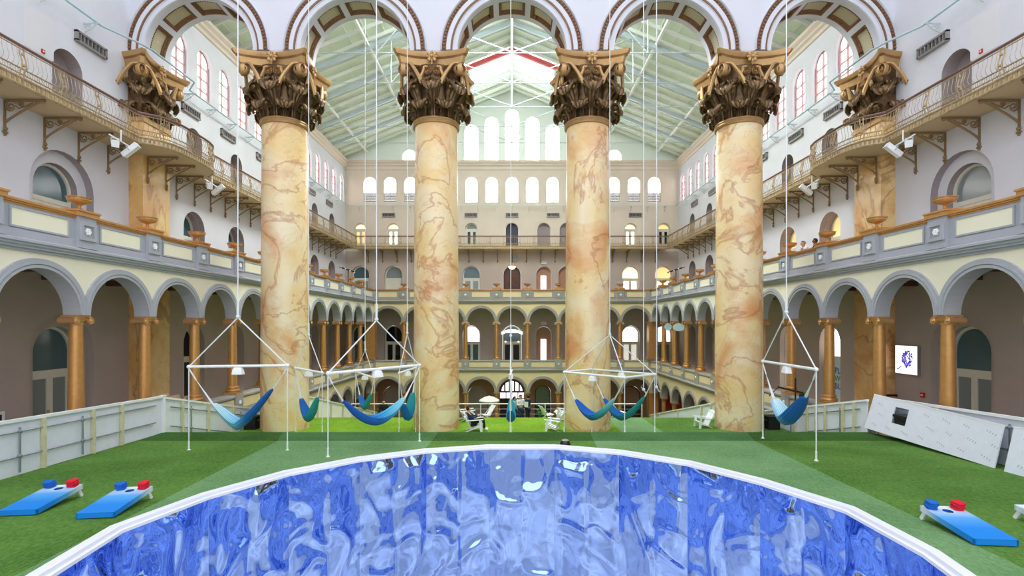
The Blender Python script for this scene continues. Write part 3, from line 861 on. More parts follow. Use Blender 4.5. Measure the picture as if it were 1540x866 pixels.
for s in (-1, 1):
    t = thing('marble_pilaster', 'marble pilaster with bronze capital against the %s wall' % SIDE[s], 'pilaster', (s*17.675, CY, .107), 0, 'marble pilasters')
    p = MB(); x0, x1 = sorted((-s*1.075, -s*.43)); p.box(x0, x1, -.9, .9, GZ, 9.5)
    p.build('shaft', ['marble_pilaster'], t, smooth=False)
    p = MB(); x0, x1 = sorted((-s*1.15, -s*.43)); p.box(x0, x1, -.97, .97, 9.25, 9.42); p.box(x0+.03, x1-.03, -.93, .93, 9.42, 9.5)
    p.build('astragal', ['bronze_gold'], t, smooth=False)
    p = MB(); x0, x1 = sorted((-s*1.03, -s*.43)); p.box(x0, x1, -.95, .95, 9.45, 11.66)
    cap = capital(t, lambda x, y: -s*x > .3 or abs(y) > .5 and -s*x > -.1, bell=False)
    p.build('bell', ['bronze'], cap, smooth=False)
    for dy in (-.62, 0, .62):
        put('acanthus_leaf', LEAF_LO, cap, (-s*1.0, dy, 9.48), (pi/2 if s > 0 else -pi/2))

# ================================================================ gallery columns
def ionic_meshes():
    b = MB(); b.lathe([(.30, 0), (.30, .06), (.33, .10), (.30, .16), (.25, .18), (.24, .21), (.28, .24), (.26, .29), (.215, .31)], n=24)
    b.box(-.33, .33, -.33, .33, -.05, .01)
    s_ = MB(); s_.lathe([(.215, .3), (.205, 1.2), (.175, 3.28)], n=24)
    c = MB(); c.lathe([(.175, 3.26), (.2, 3.28), (.2, 3.31), (.18, 3.32), (.21, 3.36), (.24, 3.42)], n=20)
    c.box(-.27, .27, -.25, .25, 3.50, 3.57)
    c.box(-.24, .24, -.2, .2, 3.42, 3.5)
    for sx in (-1, 1):
        rows = []
        for yv, r in ((-.26, .09), (-.26, .115), (-.2, .115), (0, .08), (.2, .115), (.26, .115), (.26, .09)):
            rows.append([(sx*.27+r*cos(2*pi*k/16), yv, 3.40+r*sin(2*pi*k/16)) for k in range(16)])
        c.grid(rows, 0, True)
        for yv in (-.265, .265):
            c.poly([(sx*.27+.09*cos(2*pi*k/12), yv*.98, 3.40+.09*sin(2*pi*k/12)) for k in range(12)])
            c.ball((sx*.27, yv, 3.40), .04, 8, 5)
            pts = [(sx*.27+(.1-.075*q/14)*cos(sx*(pi/2-q*.8)), yv, 3.40+(.1-.075*q/14)*sin(sx*(pi/2-q*.8))*sx) for q in range(15)]
            c.tube(pts, .014, 5, up=(0, 1, 0))
    return b.mesh('base', ['gold']), s_.mesh('shaft', ['gold']), c.mesh('capital', ['gold_bright'])
IB, ISH, IC = ionic_meshes()
def ionic(u, F, rot, label, group):
    t = thing('ionic_column', label, 'column', F(u, 0, -3.07), rot, group)
    link('shaft', ISH, t); link('base', IB, t); link('capital', IC, t)
d1 = MB(); d1.lathe([(.26, 0), (.26, .12), (.235, .16), (.225, .4), (.19, 4.3), (.215, 4.33), (.215, 4.37), (.19, 4.39)], n=24)
DSH = d1.mesh('shaft', ['gold'])
d2 = MB(); d2.lathe([(.19, 4.38), (.2, 4.46), (.27, 4.54), (.27, 4.58)], n=20); d2.box(-.29, .29, -.27, .27, 4.57, 4.68)
DC = d2.mesh('capital', ['gold_bright'])
def doric(u, F, rot, label, group):
    t = thing('doric_column', label, 'column', F(u, 0, GZ), rot, group)
    link('shaft', DSH, t); link('capital', DC, t)
for s in (-1, 1):
    F = side(s, XA); rot = -s*pi/2
    vis = [y for y in SIDE_COLS]
    for k, y in enumerate(vis):
        off = k-4
        lb = ('gold gallery column on the %s arcade, %s counting from the camera' % (SIDE[s], ORD[k]))
        ionic(y, F, rot, lb, 'gold columns of the upper arcade')
    for k, y in enumerate([y for y in SIDE_COLS if y > 27]):
        doric(y, F, rot, 'short gold ground floor column, %s along the %s lower arcade' % (ORD[k], SIDE[s]), 'gold columns of the ground arcade')
    t = thing('corner_pier', 'square gold pier at the far %s corner of the upper arcade' % SIDE[s], 'pier', (s*13.5, YA-.05, 0), 0, 'corner piers')
    p = MB(); p.box(-.42, .42, -.42, .42, -3.07, .3); p.build('shaft', ['gold'], t, smooth=False)
    p = MB(); p.box(-.47, .47, -.47, .47, .28, .5); p.box(-.5, .5, -.5, .5, -3.1, -2.9); p.build('capital', ['gold'], t, smooth=False)
    t = thing('corner_pier', 'square gold pier at the far %s corner of the ground floor' % SIDE[s], 'pier', (s*13.5, YA-.05, 0), 0, 'corner piers')
    p = MB(); p.box(-.45, .45, -.45, .45, GZ, -6.4); p.build('shaft', ['gold'], t, smooth=False)
    p = MB(); p.box(-.5, .5, -.5, .5, -6.42, -6.27); p.build('capital', ['gold'], t, smooth=False)
F = end(YA)
for k, x in enumerate(END_COLS):
    ionic(x, F, 0, 'gold gallery column on the far arcade, %s from the left corner' % ORD[k], 'gold columns of the far upper arcade')
    doric(x, F, 0, 'gold ground floor column under the far gallery, %s from the left' % ORD[k], 'gold columns of the far ground arcade')

# ================================================================ balustrades
def flower(mb, F, u, v, z, r, mi):
    for k in range(6):
        a = 2*pi*k/6; mb.ball(F(u+r*.6*cos(a), v, z+r*.6*sin(a)), r*.42, 6, 4, mi)
    mb.ball(F(u, v, z), r*.35, 6, 4, mi)
def balustrade_top(F, u0, u1, peds, label, stone, cream):
    t = thing('balustrade', label, 'balustrade', F(0, 0, 0) if False else (0, 0, 0))
    b = MB()
    b.sweep(F, u0, u1, [(.2, 2.21), (-.25, 2.21), (-.31, 2.21), (-.31, 2.29), (-.38, 2.29), (-.38, 2.33), (-.44, 2.37), (-.44, 2.41), (-.5, 2.44), (-.5, 2.5), (-.33, 2.56), (-.29, 2.56), (-.29, 2.78), (-.26, 2.8), (-.26, 3.44), (.2, 3.44)])
    b.build('base', [stone], t, smooth=False)
    g_ = MB(); g_.sweep(F, u0, u1, [(.2, 3.43), (-.28, 3.43), (-.28, 3.47), (-.32, 3.48), (-.32, 3.51), (-.36, 3.53), (-.36, 3.58), (-.33, 3.60), (.24, 3.60), (.24, 3.43)])
    for u in peds: g_.fbox(F, u-.40, u+.40, -.42, .26, 3.53, 3.68); g_.fbox(F, u-.43, u+.43, -.45, .28, 3.66, 3.72)
    g_.build('rail', ['gold'], t, smooth=False)
    ends = [u0]+peds+[u1]
    for a, c in zip(ends, ends[1:]):
        p = MB()
        if c-a < 1.2: continue
        p.fbox(F, a+.62, c-.62, -.275, -.2, 2.87, 3.33)
        p.build('panel', [cream], t, smooth=False)
        f = MB()
        for z0, z1 in ((2.82, 2.87), (3.33, 3.37)): f.fbox(F, a+.57, c-.57, -.30, -.2, z0, z1)
        for x0, x1 in ((a+.57, a+.62), (c-.62, c-.57)): f.fbox(F, x0, x1, -.30, -.2, 2.87, 3.33)
        f.build('panel_frame', [stone], t, smooth=False)
    for u in peds:
        p = MB(); p.fbox(F, u-.34, u+.34, -.36, -.2, 2.55, 3.53)
        for x0, x1, z0, z1 in ((u-.3, u-.2, 2.8, 3.36), (u+.2, u+.3, 2.8, 3.36), (u-.2, u+.2, 2.8, 2.9), (u-.2, u+.2, 3.26, 3.36)):
            p.fbox(F, x0, x1, -.42, -.3, z0, z1)
        p.fbox(F, u-.36, u+.36, -.42, -.2, 2.55, 2.66)
        o = p.build('pedestal', [stone], t, smooth=False)
        r = MB(); flower(r, F, u, -.38, 3.08, .12, 0); r.build('rosette', ['white'], o)
    return t
def balustrade_mid(F, u0, u1, peds, label, stone, cream):
    t = thing('balustrade', label, 'balustrade', (0, 0, 0))
    b = MB(); b.sweep(F, u0, u1, [(.2, -4.36), (-.29, -4.36), (-.29, -4.28), (-.38, -4.26), (-.38, -4.18), (-.46, -4.14), (-.46, -4.08), (-.28, -4.02), (-.28, -3.88), (-.24, -3.86), (-.24, -3.34), (.2, -3.34)])
    b.build('base', [stone], t, smooth=False)
    g_ = MB(); g_.sweep(F, u0, u1, [(.24, -3.35), (-.26, -3.35), (-.32, -3.31), (-.32, -3.22), (-.28, -3.18), (.24, -3.18), (.24, -3.35)]); g_.build('rail', [stone], t, smooth=False)
    ends = [u0]+peds+[u1]
    for a, c in zip(ends, ends[1:]):
        if c-a < 1.2: continue
        p = MB(); p.fbox(F, a+.36, c-.36, -.27, -.2, -3.84, -3.38); p.build('panel', [cream], t, smooth=False)
    for u in peds:
        p = MB(); p.fbox(F, u-.32, u+.32, -.36, .3, -4.02, -3.12); o = p.build('pedestal', [stone], t, smooth=False)
        r = MB(); flower(r, F, u, -.38, -3.55, .1, 0); r.build('rosette', ['white'], o)
def urn_meshes():
    b = MB(); b.lathe([(.05, .20), (.08, .21), (.21, .25), (.29, .31), (.31, .35), (.29, .385), (.325, .40), (.335, .425), (.30, .43), (.27, .40), (.05, .34)], n=32, flute=(.03, 16))
    f = MB(); f.box(-.12, .12, -.12, .12, 0, .05); f.lathe([(.10, .04), (.09, .08), (.05, .11), (.045, .16), (.08, .21)], n=16)
    return b.mesh('bowl', ['gold_bright']), f.mesh('foot', ['gold'])
UB, UF = urn_meshes()
def urn(p, label, group):
    t = thing('planter_urn', label, 'urn', p, 0, group); link('bowl', UB, t); link('foot', UF, t)
for s in (-1, 1):
    F = side(s, XA)
    balustrade_top(F, SIDE_COLS[0]-BAY, YA, SIDE_COLS, 'grey and cream balustrade with gold rail along the %s gallery' % SIDE[s], 'stone', 'panel_cream')
    balustrade_mid(F, SIDE_COLS[0]-BAY, YA, SIDE_COLS, 'grey and cream parapet under the columns of the %s arcade' % SIDE[s], 'stone_end', 'cream_deep')
    for k, y in enumerate(SIDE_COLS[3:]):
        urn(F(y, -.1, 3.72), 'gold bowl urn on the %s gold rail, %s counting from the camera' % (SIDE[s], ORD[k]), 'gold urns on the side rails')
F = end(YA)
balustrade_top(F, -13.4, 13.4, END_COLS, 'grey and cream balustrade with gold rail along the far gallery', 'stone_end', 'cream_deep')
balustrade_mid(F, -13.4, 13.4, END_COLS, 'grey and cream parapet under the columns of the far arcade', 'stone_end', 'cream_deep')
for k, x in enumerate(END_COLS):
    urn(F(x, -.1, 3.72), 'gold bowl urn on the far gold rail, %s from the left' % ORD[k], 'gold urns on the far rail')

# ================================================================ iron balconies
def bracket_mesh():
    """in the local yz plane: wall at y=0, balcony towards +y, top at z=0"""
    m = MB()
    m.bar((0, .03, .0), (0, .03, -.95), .07, .06, up=(0, 1, 0)); m.bar((0, 0, -.03), (0, 1.42, -.03), .07, .06)
    n = 10; pts = []
    for k in range(n+1):
        t = k/n; pts.append((0, .05+1.25*t, -.78+.74*t**.85))
    m.tube(pts, .04, 6, up=(1, 0, 0))
    for cy, cz, r, turns in ((.24, -.24, .17, 1.6), (.62, -.15, .09, 1.3)):
        sp = [(0, cy+r*(1-.8*q/20)*cos(q/20*2*pi*turns+2.2), cz+r*(1-.8*q/20)*sin(q/20*2*pi*turns+2.2)) for q in range(21)]
        m.tube(sp, .028, 5, up=(1, 0, 0))
    m.tube([(0, .4, -.2), (0, .52, -.3), (0, .75, -.22), (0, 1.0, -.1)], .022, 5, up=(1, 0, 0))
    m.ball((0, .06, -.98), .07, 8, 5); m.ball((0, .05, -1.1), .085, 8, 5, sc=(1.3, .8, .6)); m.ball((0, .05, -1.18), .05, 6, 4)
    m.ball((0, 1.36, -.1), .05, 6, 4)
    return m.mesh('bracket', ['iron_dark'])
BRK = bracket_mesh()
def balcony(name, path, wall, label, posts, brackets, rotb):
    """path: front edge points; wall: matching wall points; posts: indices on the path"""
    t = thing('balcony', label, 'balcony', (0, 0, 0), 0)
    b = MB(); zb, zt = 7.86, 8.08
    top = [[(*p, zt) for p in path], [(*p, zt) for p in wall]]; bot = [[(*p, zb) for p in path], [(*p, zb) for p in wall]]
    b.grid(top); b.grid(bot); b.grid([top[0], bot[0]])
    b.build('slab', ['balcony'], t, smooth=False)
    n = MB(); 
    P = [Vector((*p, 0)) for p in path]
    n.tube([(p.x, p.y, 8.1) for p in P], .05, 6); n.tube([(p.x, p.y, 7.87) for p in P], .05, 6); dn = n
    for a, c in zip(P, P[1:]):
        L = (c-a).length; k = max(1, round(L/.16)); d = (c-a).normalized(); nr = Vector((-d.y, d.x, 0))
        for q in range(k):
            m = a+(c-a)*(q+.5)/k
            dn.bar((m.x, m.y, 7.9), (m.x, m.y, 8.05), .07, .07, up=(0, 1, 0))
    dn.build('fascia', ['iron'], t)
    h = MB(); h.tube([(p.x, p.y, 9.12) for p in P], .05, 6); h.build('handrail', ['rail_brown'], t)
    h = MB(); h.tube([(p.x, p.y, 8.22) for p in P], .025, 5); h.tube([(p.x, p.y, 8.40) for p in P], .025, 5); h.tube([(p.x, p.y, 9.02) for p in P], .02, 5); h.build('lower_rail', ['iron'], t)
    # balusters by section between posts
    cum = [0]
    for a, c in zip(P, P[1:]): cum.append(cum[-1]+(c-a).length)
    def at(l):
        for k in range(len(P)-1):
            if l <= cum[k+1]+1e-6:
                q = (l-cum[k])/max(1e-6, cum[k+1]-cum[k]); d = (P[k+1]-P[k]).normalized()
                return P[k]+(P[k+1]-P[k])*q, d
        return P[-1], (P[-1]-P[-2]).normalized()
    L = cum[-1]; npn = max(1, round(L/1.485)); inward = 1
    W = Vector((*wall[0], 0))
    def outn(p, d):
        nr = Vector((d.y, -d.x, 0))
        return nr if nr.dot(p-W) > 0 else -nr
    for i in range(npn+1):
        l = L*i/npn; p, d = at(l); o = outn(p, d); m = MB()
        for dd in (-.07, .07):
            q = p+d*dd
            prof = [(0, 8.1), (.02, 8.3), (.09, 8.45), (.07, 8.65), (.0, 8.85), (-.01, 9.1)]
            m.tube([(q.x+o.x*a, q.y+o.y*a, z) for a, z in prof], .024, 5, up=(d.x, d.y, 0))
        m.ball((p.x+o.x*.06, p.y+o.y*.06, 8.5), .06, 6, 4); m.ball((p.x+o.x*.03, p.y+o.y*.03, 8.85), .045, 6, 4)
        m.build('post', ['iron'], t)
        if i == npn: break
        s_ = MB(); nb = 9
        for k in range(1, nb):
            q, dq = at(l+(L/npn)*k/nb); oo = outn(q, dq)
            s_.tube([(q.x+oo.x*a, q.y+oo.y*a, z) for a, z in ((0, 8.4), (.07, 8.5), (.085, 8.6), (.03, 8.8), (0, 9.05))], .011, 4, up=(dq.x, dq.y, 0), caps=False)
            s_.tube([(q.x, q.y, 8.1), (q.x, q.y, 8.22)], .012, 4, caps=False)
            for cz in (8.31,):
                s_.tube([(q.x+dq.x*.055*cos(a*pi/4), q.y+dq.y*.055*cos(a*pi/4), cz+.075*sin(a*pi/4)) for a in range(9)], .011, 4, up=(oo.x, oo.y, 0), caps=False)
        s_.build('baluster_panel', ['iron'], t)
    for p, r in brackets:
        o = link('bracket', BRK, t, (p[0], p[1], 7.84), (0, 0, r))
    return t
ysb = [0+.5*k for k in range(int(YB/.5))]+[YB]
for s in (-1, 1):
    path, wall = [], []
    for y in ysb:
        tt = (y-CY)/2.35
        f = (1-abs(tt)**3.2)**.55 if abs(tt) < 1 else 0
        path.append((s*(XB-.95*f), y)); wall.append((s*XW, y))
    br = []
    for k in range(-9, 24):
        y = 17.38+1.485*k
        if 1 < y < YB and abs(y-CY) > .95: br.append(((s*(XW+.02), y), s*pi/2))
    br += [((s*16.62, y), s*pi/2) for y in (23.3, 24.56)]
    balcony('balcony', path, wall, 'iron railed balcony on scrolled brackets along the upper %s wall' % SIDE[s], None, br, 0)
path = [(-XB+.0+.5*k, YB) for k in range(int(2*XB/.5)+1)]; path = [p for p in path if p[0] < XB-.3]+[(XB, YB)]
wall = [(p[0], YE) for p in path]
br = [((1.485*k, YE+.02), pi) for k in range(-10, 11)]
balcony('balcony', path, wall, 'iron railed balcony on brackets across the upper far wall', None, br, 0)

# ================================================================ wall fittings
def vent(F, u, z, hw, label, group):
    p0 = F(u, 0, z); t = thing('air_vent', label, 'vent', p0, 0, group)
    G = lambda a, v, c: tuple(Vector(F(u+a, v, z+c))-Vector(p0))
    b = MB()
    b.fbox(G, -hw, hw, -.14, 0, .14, .22); b.fbox(G, -hw, hw, -.14, 0, -.22, -.14)
    for a in (-1, 1): b.fbox(G, a*hw, a*(hw-.08), -.14, 0, -.2, .2)
    b2 = MB(); b2.fbox(G, -hw+.06, hw-.06, -.03, -.01, -.15, .15); b2.build('duct_opening', ['louver'], t, smooth=False)
    for k in range(7): a = -hw+.2+(2*hw-.4)*k/6; b.fbox(G, a-.02, a+.02, -.12, -.02, -.14, .14)
    b.build('housing', ['grey_metal'], t, smooth=False)
for s in (-1, 1):
    F = side(s, XW)
    for k, y in enumerate((20.9, 27.4, 31.0, 35.2, 39.5, 43.9, 48.2)):
        vent(F, y, 11.62, .75, 'grey slotted air vent on the upper %s wall, %s from the camera' % (SIDE[s], ORD[k]), 'air vents on the side walls')
    p0 = F(20.9, 0, 16.0)
    t = thing('wall_grille', 'large grey louvred grille high on the %s wall at the frame edge' % SIDE[s], 'grille', p0)
    G = lambda a, v, c: tuple(Vector(F(20.9+a, v, 16+c))-Vector(p0))
    b = MB(); b.fbox(G, -1, 1, -.04, 0, -1.0, -.92); b.fbox(G, -1, 1, -.04, 0, .92, 1.0); b.fbox(G, -1, -.92, -.04, 0, -1, 1); b.fbox(G, .92, 1, -.04, 0, -1, 1); b.build('frame', ['grey_metal'], t, smooth=False)
    b = MB(); b.fbox(G, -.95, .95, -.015, -.005, -.95, .95); b.build('duct_opening', ['black'], t, smooth=False)
    b = MB()
    for k in range(12): b.fbox(G, -.93, .93, -.06, -.02, -.9+k*.155, -.83+k*.155)
    b.build('louver', ['grey_metal'], t, smooth=False)
    # service pipe along the wall, stepping out round the pilaster capital
    t = thing('service_pipe', 'pale blue service pipe on scroll brackets along the upper %s wall' % SIDE[s], 'pipe', (0, 0, 0))
    P = [(16.75, 0, 12.4), (16.75, 20.9, 12.4), (16.1, 21.9, 12.33), (15.88, 22.6, 12.33), (15.88, 25.6, 12.33), (16.75, 26.6, 12.4), (16.75, YE-.5, 12.4)]
    b = MB(); b.tube([(s*x, y, z) for x, y, z in P], .045, 8); b.build('pipe_run', ['pipe'], t)
    for y in [18.65, 20.6, 26.9]+[28.9+2.1*k for k in range(11)]:
        b = MB(); b.bar((s*XW, y, 12.33), (s*16.6, y, 12.33), .04, .05)
        sp = [(s*(17.0+.14*(1-.7*q/16)*cos(q*.55)), y, 12.16+.14*(1-.7*q/16)*sin(q*.55)) for q in range(17)]
        b.tube(sp, .018, 5, up=(0, 1, 0)); b.tube([(s*16.7, y, 12.31), (s*16.88, y, 12.12), (s*17.2, y, 11.96)], .018, 5, up=(0, 1, 0))
        b.build('scroll_bracket', ['steel'], t)
F = end(YE)
for k, x in enumerate((-12.75, -4.25, 0, 4.25, 12.75)):
    vent(F, x, 11.55, .65, 'dark slotted air vent on the far wall, %s from the left' % ORD[k], 'air vents on the far wall')
t = thing('service_pipe', 'thin grey service pipe on brackets across the far wall', 'pipe', (0, 0, 0))
b = MB(); b.tube([(-16.8, YE-.5, 12.4), (16.8, YE-.5, 12.4)], .04, 6); b.build('pipe_run', ['steel'], t)
for k in range(-9, 10):
    x = 1.75*k; b = MB(); b.bar((x, YE, 12.33), (x, YE-.6, 12.33), .04, .05); b.tube([(x, YE-.5, 12.3), (x, YE-.3, 12.05), (x, YE, 11.9)], .02, 5, up=(1, 0, 0)); b.build('scroll_bracket', ['steel'], t)
# ================================================================ lawn and round pool
RC = (-0.05, 8.8)
def zl(y):
    if y <= 16.6: return -2.665-.054*y
    if y <= 18.1: return -3.561-.032*(y-16.6)/1.5
    if y <= 22.6: return -3.593-.998*(y-18.1)/4.5
    if y <= 26.7: return -4.591-.037*(y-22.6)/4.1
    return -4.628-.244*(y-26.7)
def xl(y): return -12.33+(18.1-y)*.127 if y < 18.1 else -12.33
def xr(y): return 13.1-(18.1-y)*.11 if y < 18.1 else 12.55
ringv = [(1.30, 15.43), (-.69, 15.43), (-2.53, 14.78), (-4.13, 13.60), (-5.36, 12.03), (-6.13, 10.10), (-6.42, 8.19), (-6.03, 6.34), (-5.25, 4.55), (-4.0, 3.1), (-2.35, 2.1), (-.5, 1.75),
         (1.4, 1.85), (3.15, 2.6), (4.6, 3.85), (5.5, 5.4), (5.98, 7.19), (6.16, 9.20), (5.56, 11.20), (4.60, 13.10), (3.12, 14.58)]
NF = len(ringv)
V, E = [], []
def chain(pts, closed=False):
    i = len(V); V.extend(Vector(p) for p in pts); n = len(pts)
    for k in range(n if closed else n-1): E.append((i+k, i+(k+1) % n))
YL = [0, 4, 8, 12, 16.6, 18.1, 22.6, 26.7]
chain([(xl(y), y) for y in YL]+[(xr(y), y) for y in YL[::-1]], True)
chain(ringv, True)
for y in YL[1:-1]: chain([(xl(y), y), (xr(y), y)])
SL_ = [(-5.6, 0), (-6.42, 6.83), (-7.6, 16.6), (-8.1, 18.1)]; SR_ = [(6.0, 0), (6.8, 6.8), (7.87, 16.6), (8.3, 18.1)]
chain(SL_); chain(SR_); chain([(-2.6, 15), (-2.6, 18.1)]); chain([(2.55, 15), (2.75, 18.1)])
chain([(4.9, 18.1), (4.9, 26.7)]); chain([(6.75, 18.1), (6.75, 26.7)])
cv, ce, cf, *_ = geometry.delaunay_2d_cdt(V, E, [], 1, 1e-4)
def interp(P, y):
    for (xa, ya), (xb, yb) in zip(P, P[1:]):
        if y <= yb: return xa+(xb-xa)*(y-ya)/(yb-ya)
    return P[-1][0]
def inring(x, y):
    c = False
    for k in range(NF):
        (xa, ya), (xb, yb) = ringv[k], ringv[(k+1) % NF]
        if (ya > y) != (yb > y) and x < (xb-xa)*(y-ya)/(yb-ya)+xa: c = not c
    return c
mb = MB()
mb.v = [(p[0], p[1], zl(p[1])) for p in cv]
for f in cf:
    x = sum(cv[i][0] for i in f)/len(f); y = sum(cv[i][1] for i in f)/len(f)
    if inring(x, y): continue
    a, b = interp(SL_, y), interp(SR_, y)
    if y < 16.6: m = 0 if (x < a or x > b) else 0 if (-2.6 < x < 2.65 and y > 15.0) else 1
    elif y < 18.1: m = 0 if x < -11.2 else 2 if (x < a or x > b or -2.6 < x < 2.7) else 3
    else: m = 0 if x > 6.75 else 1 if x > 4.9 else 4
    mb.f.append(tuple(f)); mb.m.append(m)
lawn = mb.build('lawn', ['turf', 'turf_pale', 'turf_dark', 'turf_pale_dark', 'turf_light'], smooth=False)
lawn['kind'] = 'structure'
mb = MB()   # lower seating slope beyond the terrace, and the skirt under its edge
mb.poly([(-11.8, 26.7, zl(26.7)), (11.8, 26.7, zl(26.7)), (11.8, 47, zl(47)), (-11.8, 47, zl(47))])
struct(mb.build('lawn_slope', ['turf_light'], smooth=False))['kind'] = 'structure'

pool = thing('pool', 'round pool ring with white rim and rippled blue mirror film walls set in the lawn', 'pool', (RC[0], RC[1], zl(RC[1])), 0)
RR = 7.
def rp(k, r):
    a, b, c = (Vector(ringv[(k+q) % NF]) for q in (-1, 0, 1))
    n1 = (b-a).normalized(); n2 = (c-b).normalized(); n1, n2 = Vector((-n1.y, n1.x)), Vector((-n2.y, n2.x)); m = (n1+n2).normalized()
    p = b+m*(RR-r)/m.dot(n1); return p.x, p.y
PL = Vector((RC[0], RC[1], zl(RC[1])))
def loc(x, y, dz): return (x-PL.x, y-PL.y, zl(min(y, 16.6))+dz-PL.z)
rm = MB()
prof = [(RR+.02, -.05), (RR+.02, .09), (RR, .10), (RR-.13, .10), (RR-.14, .09), (RR-.14, .03), (RR-.20, .03), (RR-.20, -.02), (RR-.14, -.03)]
rows = [[loc(*rp(k, r), dz) for k in range(NF)] for r, dz in prof]
rm.grid(rows, 0, True); rm.build('rim', ['rim_white'], pool, smooth=False)
lin_ = MB()
NU, NVV = 34, 120
for k in range(NF):
    A = Vector((*rp(k, RR-.16), 0)); B = Vector((*rp(k+1, RR-.16), 0)); d = B-A
    nr = Vector((RC[0], RC[1], 0))-(A+B)/2; nr.normalize()
    if max(A.y, B.y) < 5.6:
        f = MB(); ft = MB(); za, zb = zl(A.y)+.02, zl(B.y)+.02
        q = [(A.x-PL.x, A.y-PL.y), (B.x-PL.x, B.y-PL.y)]
        f.hexa([(*q[0], -8.1-PL.z), (*q[1], -8.1-PL.z), (q[1][0]-nr.x*.03, q[1][1]-nr.y*.03, -8.1-PL.z), (q[0][0]-nr.x*.03, q[0][1]-nr.y*.03, -8.1-PL.z),
                (*q[0], za-PL.z), (*q[1], zb-PL.z), (q[1][0]-nr.x*.03, q[1][1]-nr.y*.03, zb-PL.z), (q[0][0]-nr.x*.03, q[0][1]-nr.y*.03, za-PL.z)])
        f.build('white_panel', ['white'], pool, smooth=False); continue
    f = MB(); rows = []
    seed = 13.7*k
    for j in range(NVV+1):
        row = []
        for i in range(NU+1):
            u = i/NU; p = A+d*u; zt = zl(min(p.y, 16.6))+.02; z = zt+(-8.1-zt)*j/NVV
            half = 0 if u < .5 else 5.3
            edge = min(1, min(u, 1-u)*9)*min(1, j/9)
            if True:
                q = Vector((u*2.0*.85+seed, z*.6+half, seed*.3))
                hgt = .15*noise.noise(q)+.03*noise.noise(q*2.2+Vector((3, 1, 7)))
                cr = noise.noise(Vector((u*1.1+seed*1.7, z*.55+half*2, 2.2))); hgt += .05*math.exp(-(cr/.07)**2)
                cr = noise.noise(Vector((u*2.4+seed*2.3, z*.9+half, 9.2))); hgt += .02*math.exp(-(cr/.08)**2)
                um = abs(u-.5); hgt -= .02*max(0, 1-um*14)
                p = p+nr*(.02+hgt*edge)
            row.append((p.x-PL.x, p.y-PL.y, z-PL.z))
        rows.append(row)
    f.grid(rows); f.build('film_panel', ['blue_film'], pool, ang=180)
b = MB()
for k in range(NF):
    x, y = rp(k, RR-.17); b.tube([(x-PL.x, y-PL.y, zl(min(y, 16.6))-PL.z), (x-PL.x, y-PL.y, -8.1-PL.z)], .012, 5)
b.build('seam_batten', ['blue_film'], pool)
b = MB(); bx = [loc(*rp(k, RR-.1), 0) for k in range(NF)]; b.poly([(x, y, -8.12-PL.z) for x, y, z in bx]); b.build('pool_bottom', ['pool_carpet'], pool, smooth=False)

bl_ = thing('dome_cover', 'dark grey dome resting on the grass behind the white pool rim', 'dome', (1.64, 15.8, zl(15.8)))
b = MB(); b.lathe([(.165, 0), (.165, .04), (.15, .10), (.115, .155), (.06, .185), (.005, .195)], n=24); b.build('shell', ['black_gloss'], bl_)
b = MB(); b.lathe([(.118, .157), (.10, .172), (.062, .190), (.005, .200)], n=20); b.build('top_patch', ['hair_grey'], bl_)

# ================================================================ barriers round the lawn
def barrier(A, B, hA, hB, studs, label, sgn=1, mat_='housewrap', tubes=True, cap='white'):
    """A, B: base ends; studs: fractions along; sgn: side on which the studs stand"""
    A, B = Vector(A), Vector(B); t = thing('barrier', label, 'barrier', tuple(A)); d = B-A; dh = Vector((d.x, d.y, 0)); n = Vector((-dh.y, dh.x, 0)).normalized()*sgn
    def q(u, h, o): return d*u+n*o+Vector((0, 0, h*(hA+(hB-hA)*u)))
    p = MB(); p.hexa([q(0, 0, 0), q(1, 0, 0), q(1, 0, -.03), q(0, 0, -.03), q(0, 1, 0), q(1, 1, 0), q(1, 1, -.03), q(0, 1, -.03)]); p.build('sheet', [mat_], t, smooth=False)
    p = MB(); z = Vector((0, 0, .07)); p.hexa([q(0, 1, .06), q(1, 1, .06), q(1, 1, -.06), q(0, 1, -.06), q(0, 1, .06)+z, q(1, 1, .06)+z, q(1, 1, -.06)+z, q(0, 1, -.06)+z]); p.build('cap_rail', [cap], t, smooth=False)
    L = d.length
    for u in studs:
        p = MB(); w_ = .045/L; p.hexa([q(u-w_, 0, .005), q(u+w_, 0, .005), q(u+w_, 0, .1), q(u-w_, 0, .1), q(u-w_, 1, .005), q(u+w_, 1, .005), q(u+w_, 1, .1), q(u-w_, 1, .1)]); p.build('stud', ['timber'], t, smooth=False)
    if tubes:
        for h in (.35, .82):
            p = MB(); p.tube([q(.04, h, .05), q(.96, h, .05)], .022, 6); p.build('scaffold_tube', ['scaffold'], t)
        for u in ((.2915, .4376) if len(studs) == 6 and sgn > 0 else (.18, .62)):
            p = MB(); p.tube([q(u, .05, .07), q(u, .9, .07)], .024, 6); p.ball(q(u, .36, .08), .05, 8, 5); p.ball(q(u, .82, .08), .05, 8, 5); p.build('scaffold_post', ['scaffold'], t)
    return t
A = (xl(18.1), 18.1, zl(18.1)-.02); B = (xl(4), 4, zl(4)-.02)
barrier(A, B, 1.24, 1.24, [.17, .26, .386, .52, .65, .8], 'white sheeted barrier with timber studs beside the left edge of the lawn', 1)
post = MB(); post.box(-.06, .06, -.06, .06, 0, 1.27)
t = thing('corner_post', 'white corner post where the left lawn barriers meet', 'post', (xl(18.1)+.02, 18.05, zl(18.1)))
post.build('shaft', ['white'], t, smooth=False); b = MB(); b.box(-.08, .08, -.08, .08, 1.27, 1.31); b.build('cap', ['white'], t, smooth=False)
barrier((-12.36, 18.15, -3.87), (-12.36, 26.3, -6.21), 1.45, 1.95, [.12, .32, .55, .74, .9], 'white descending barrier with studs beyond the left corner post', -1)
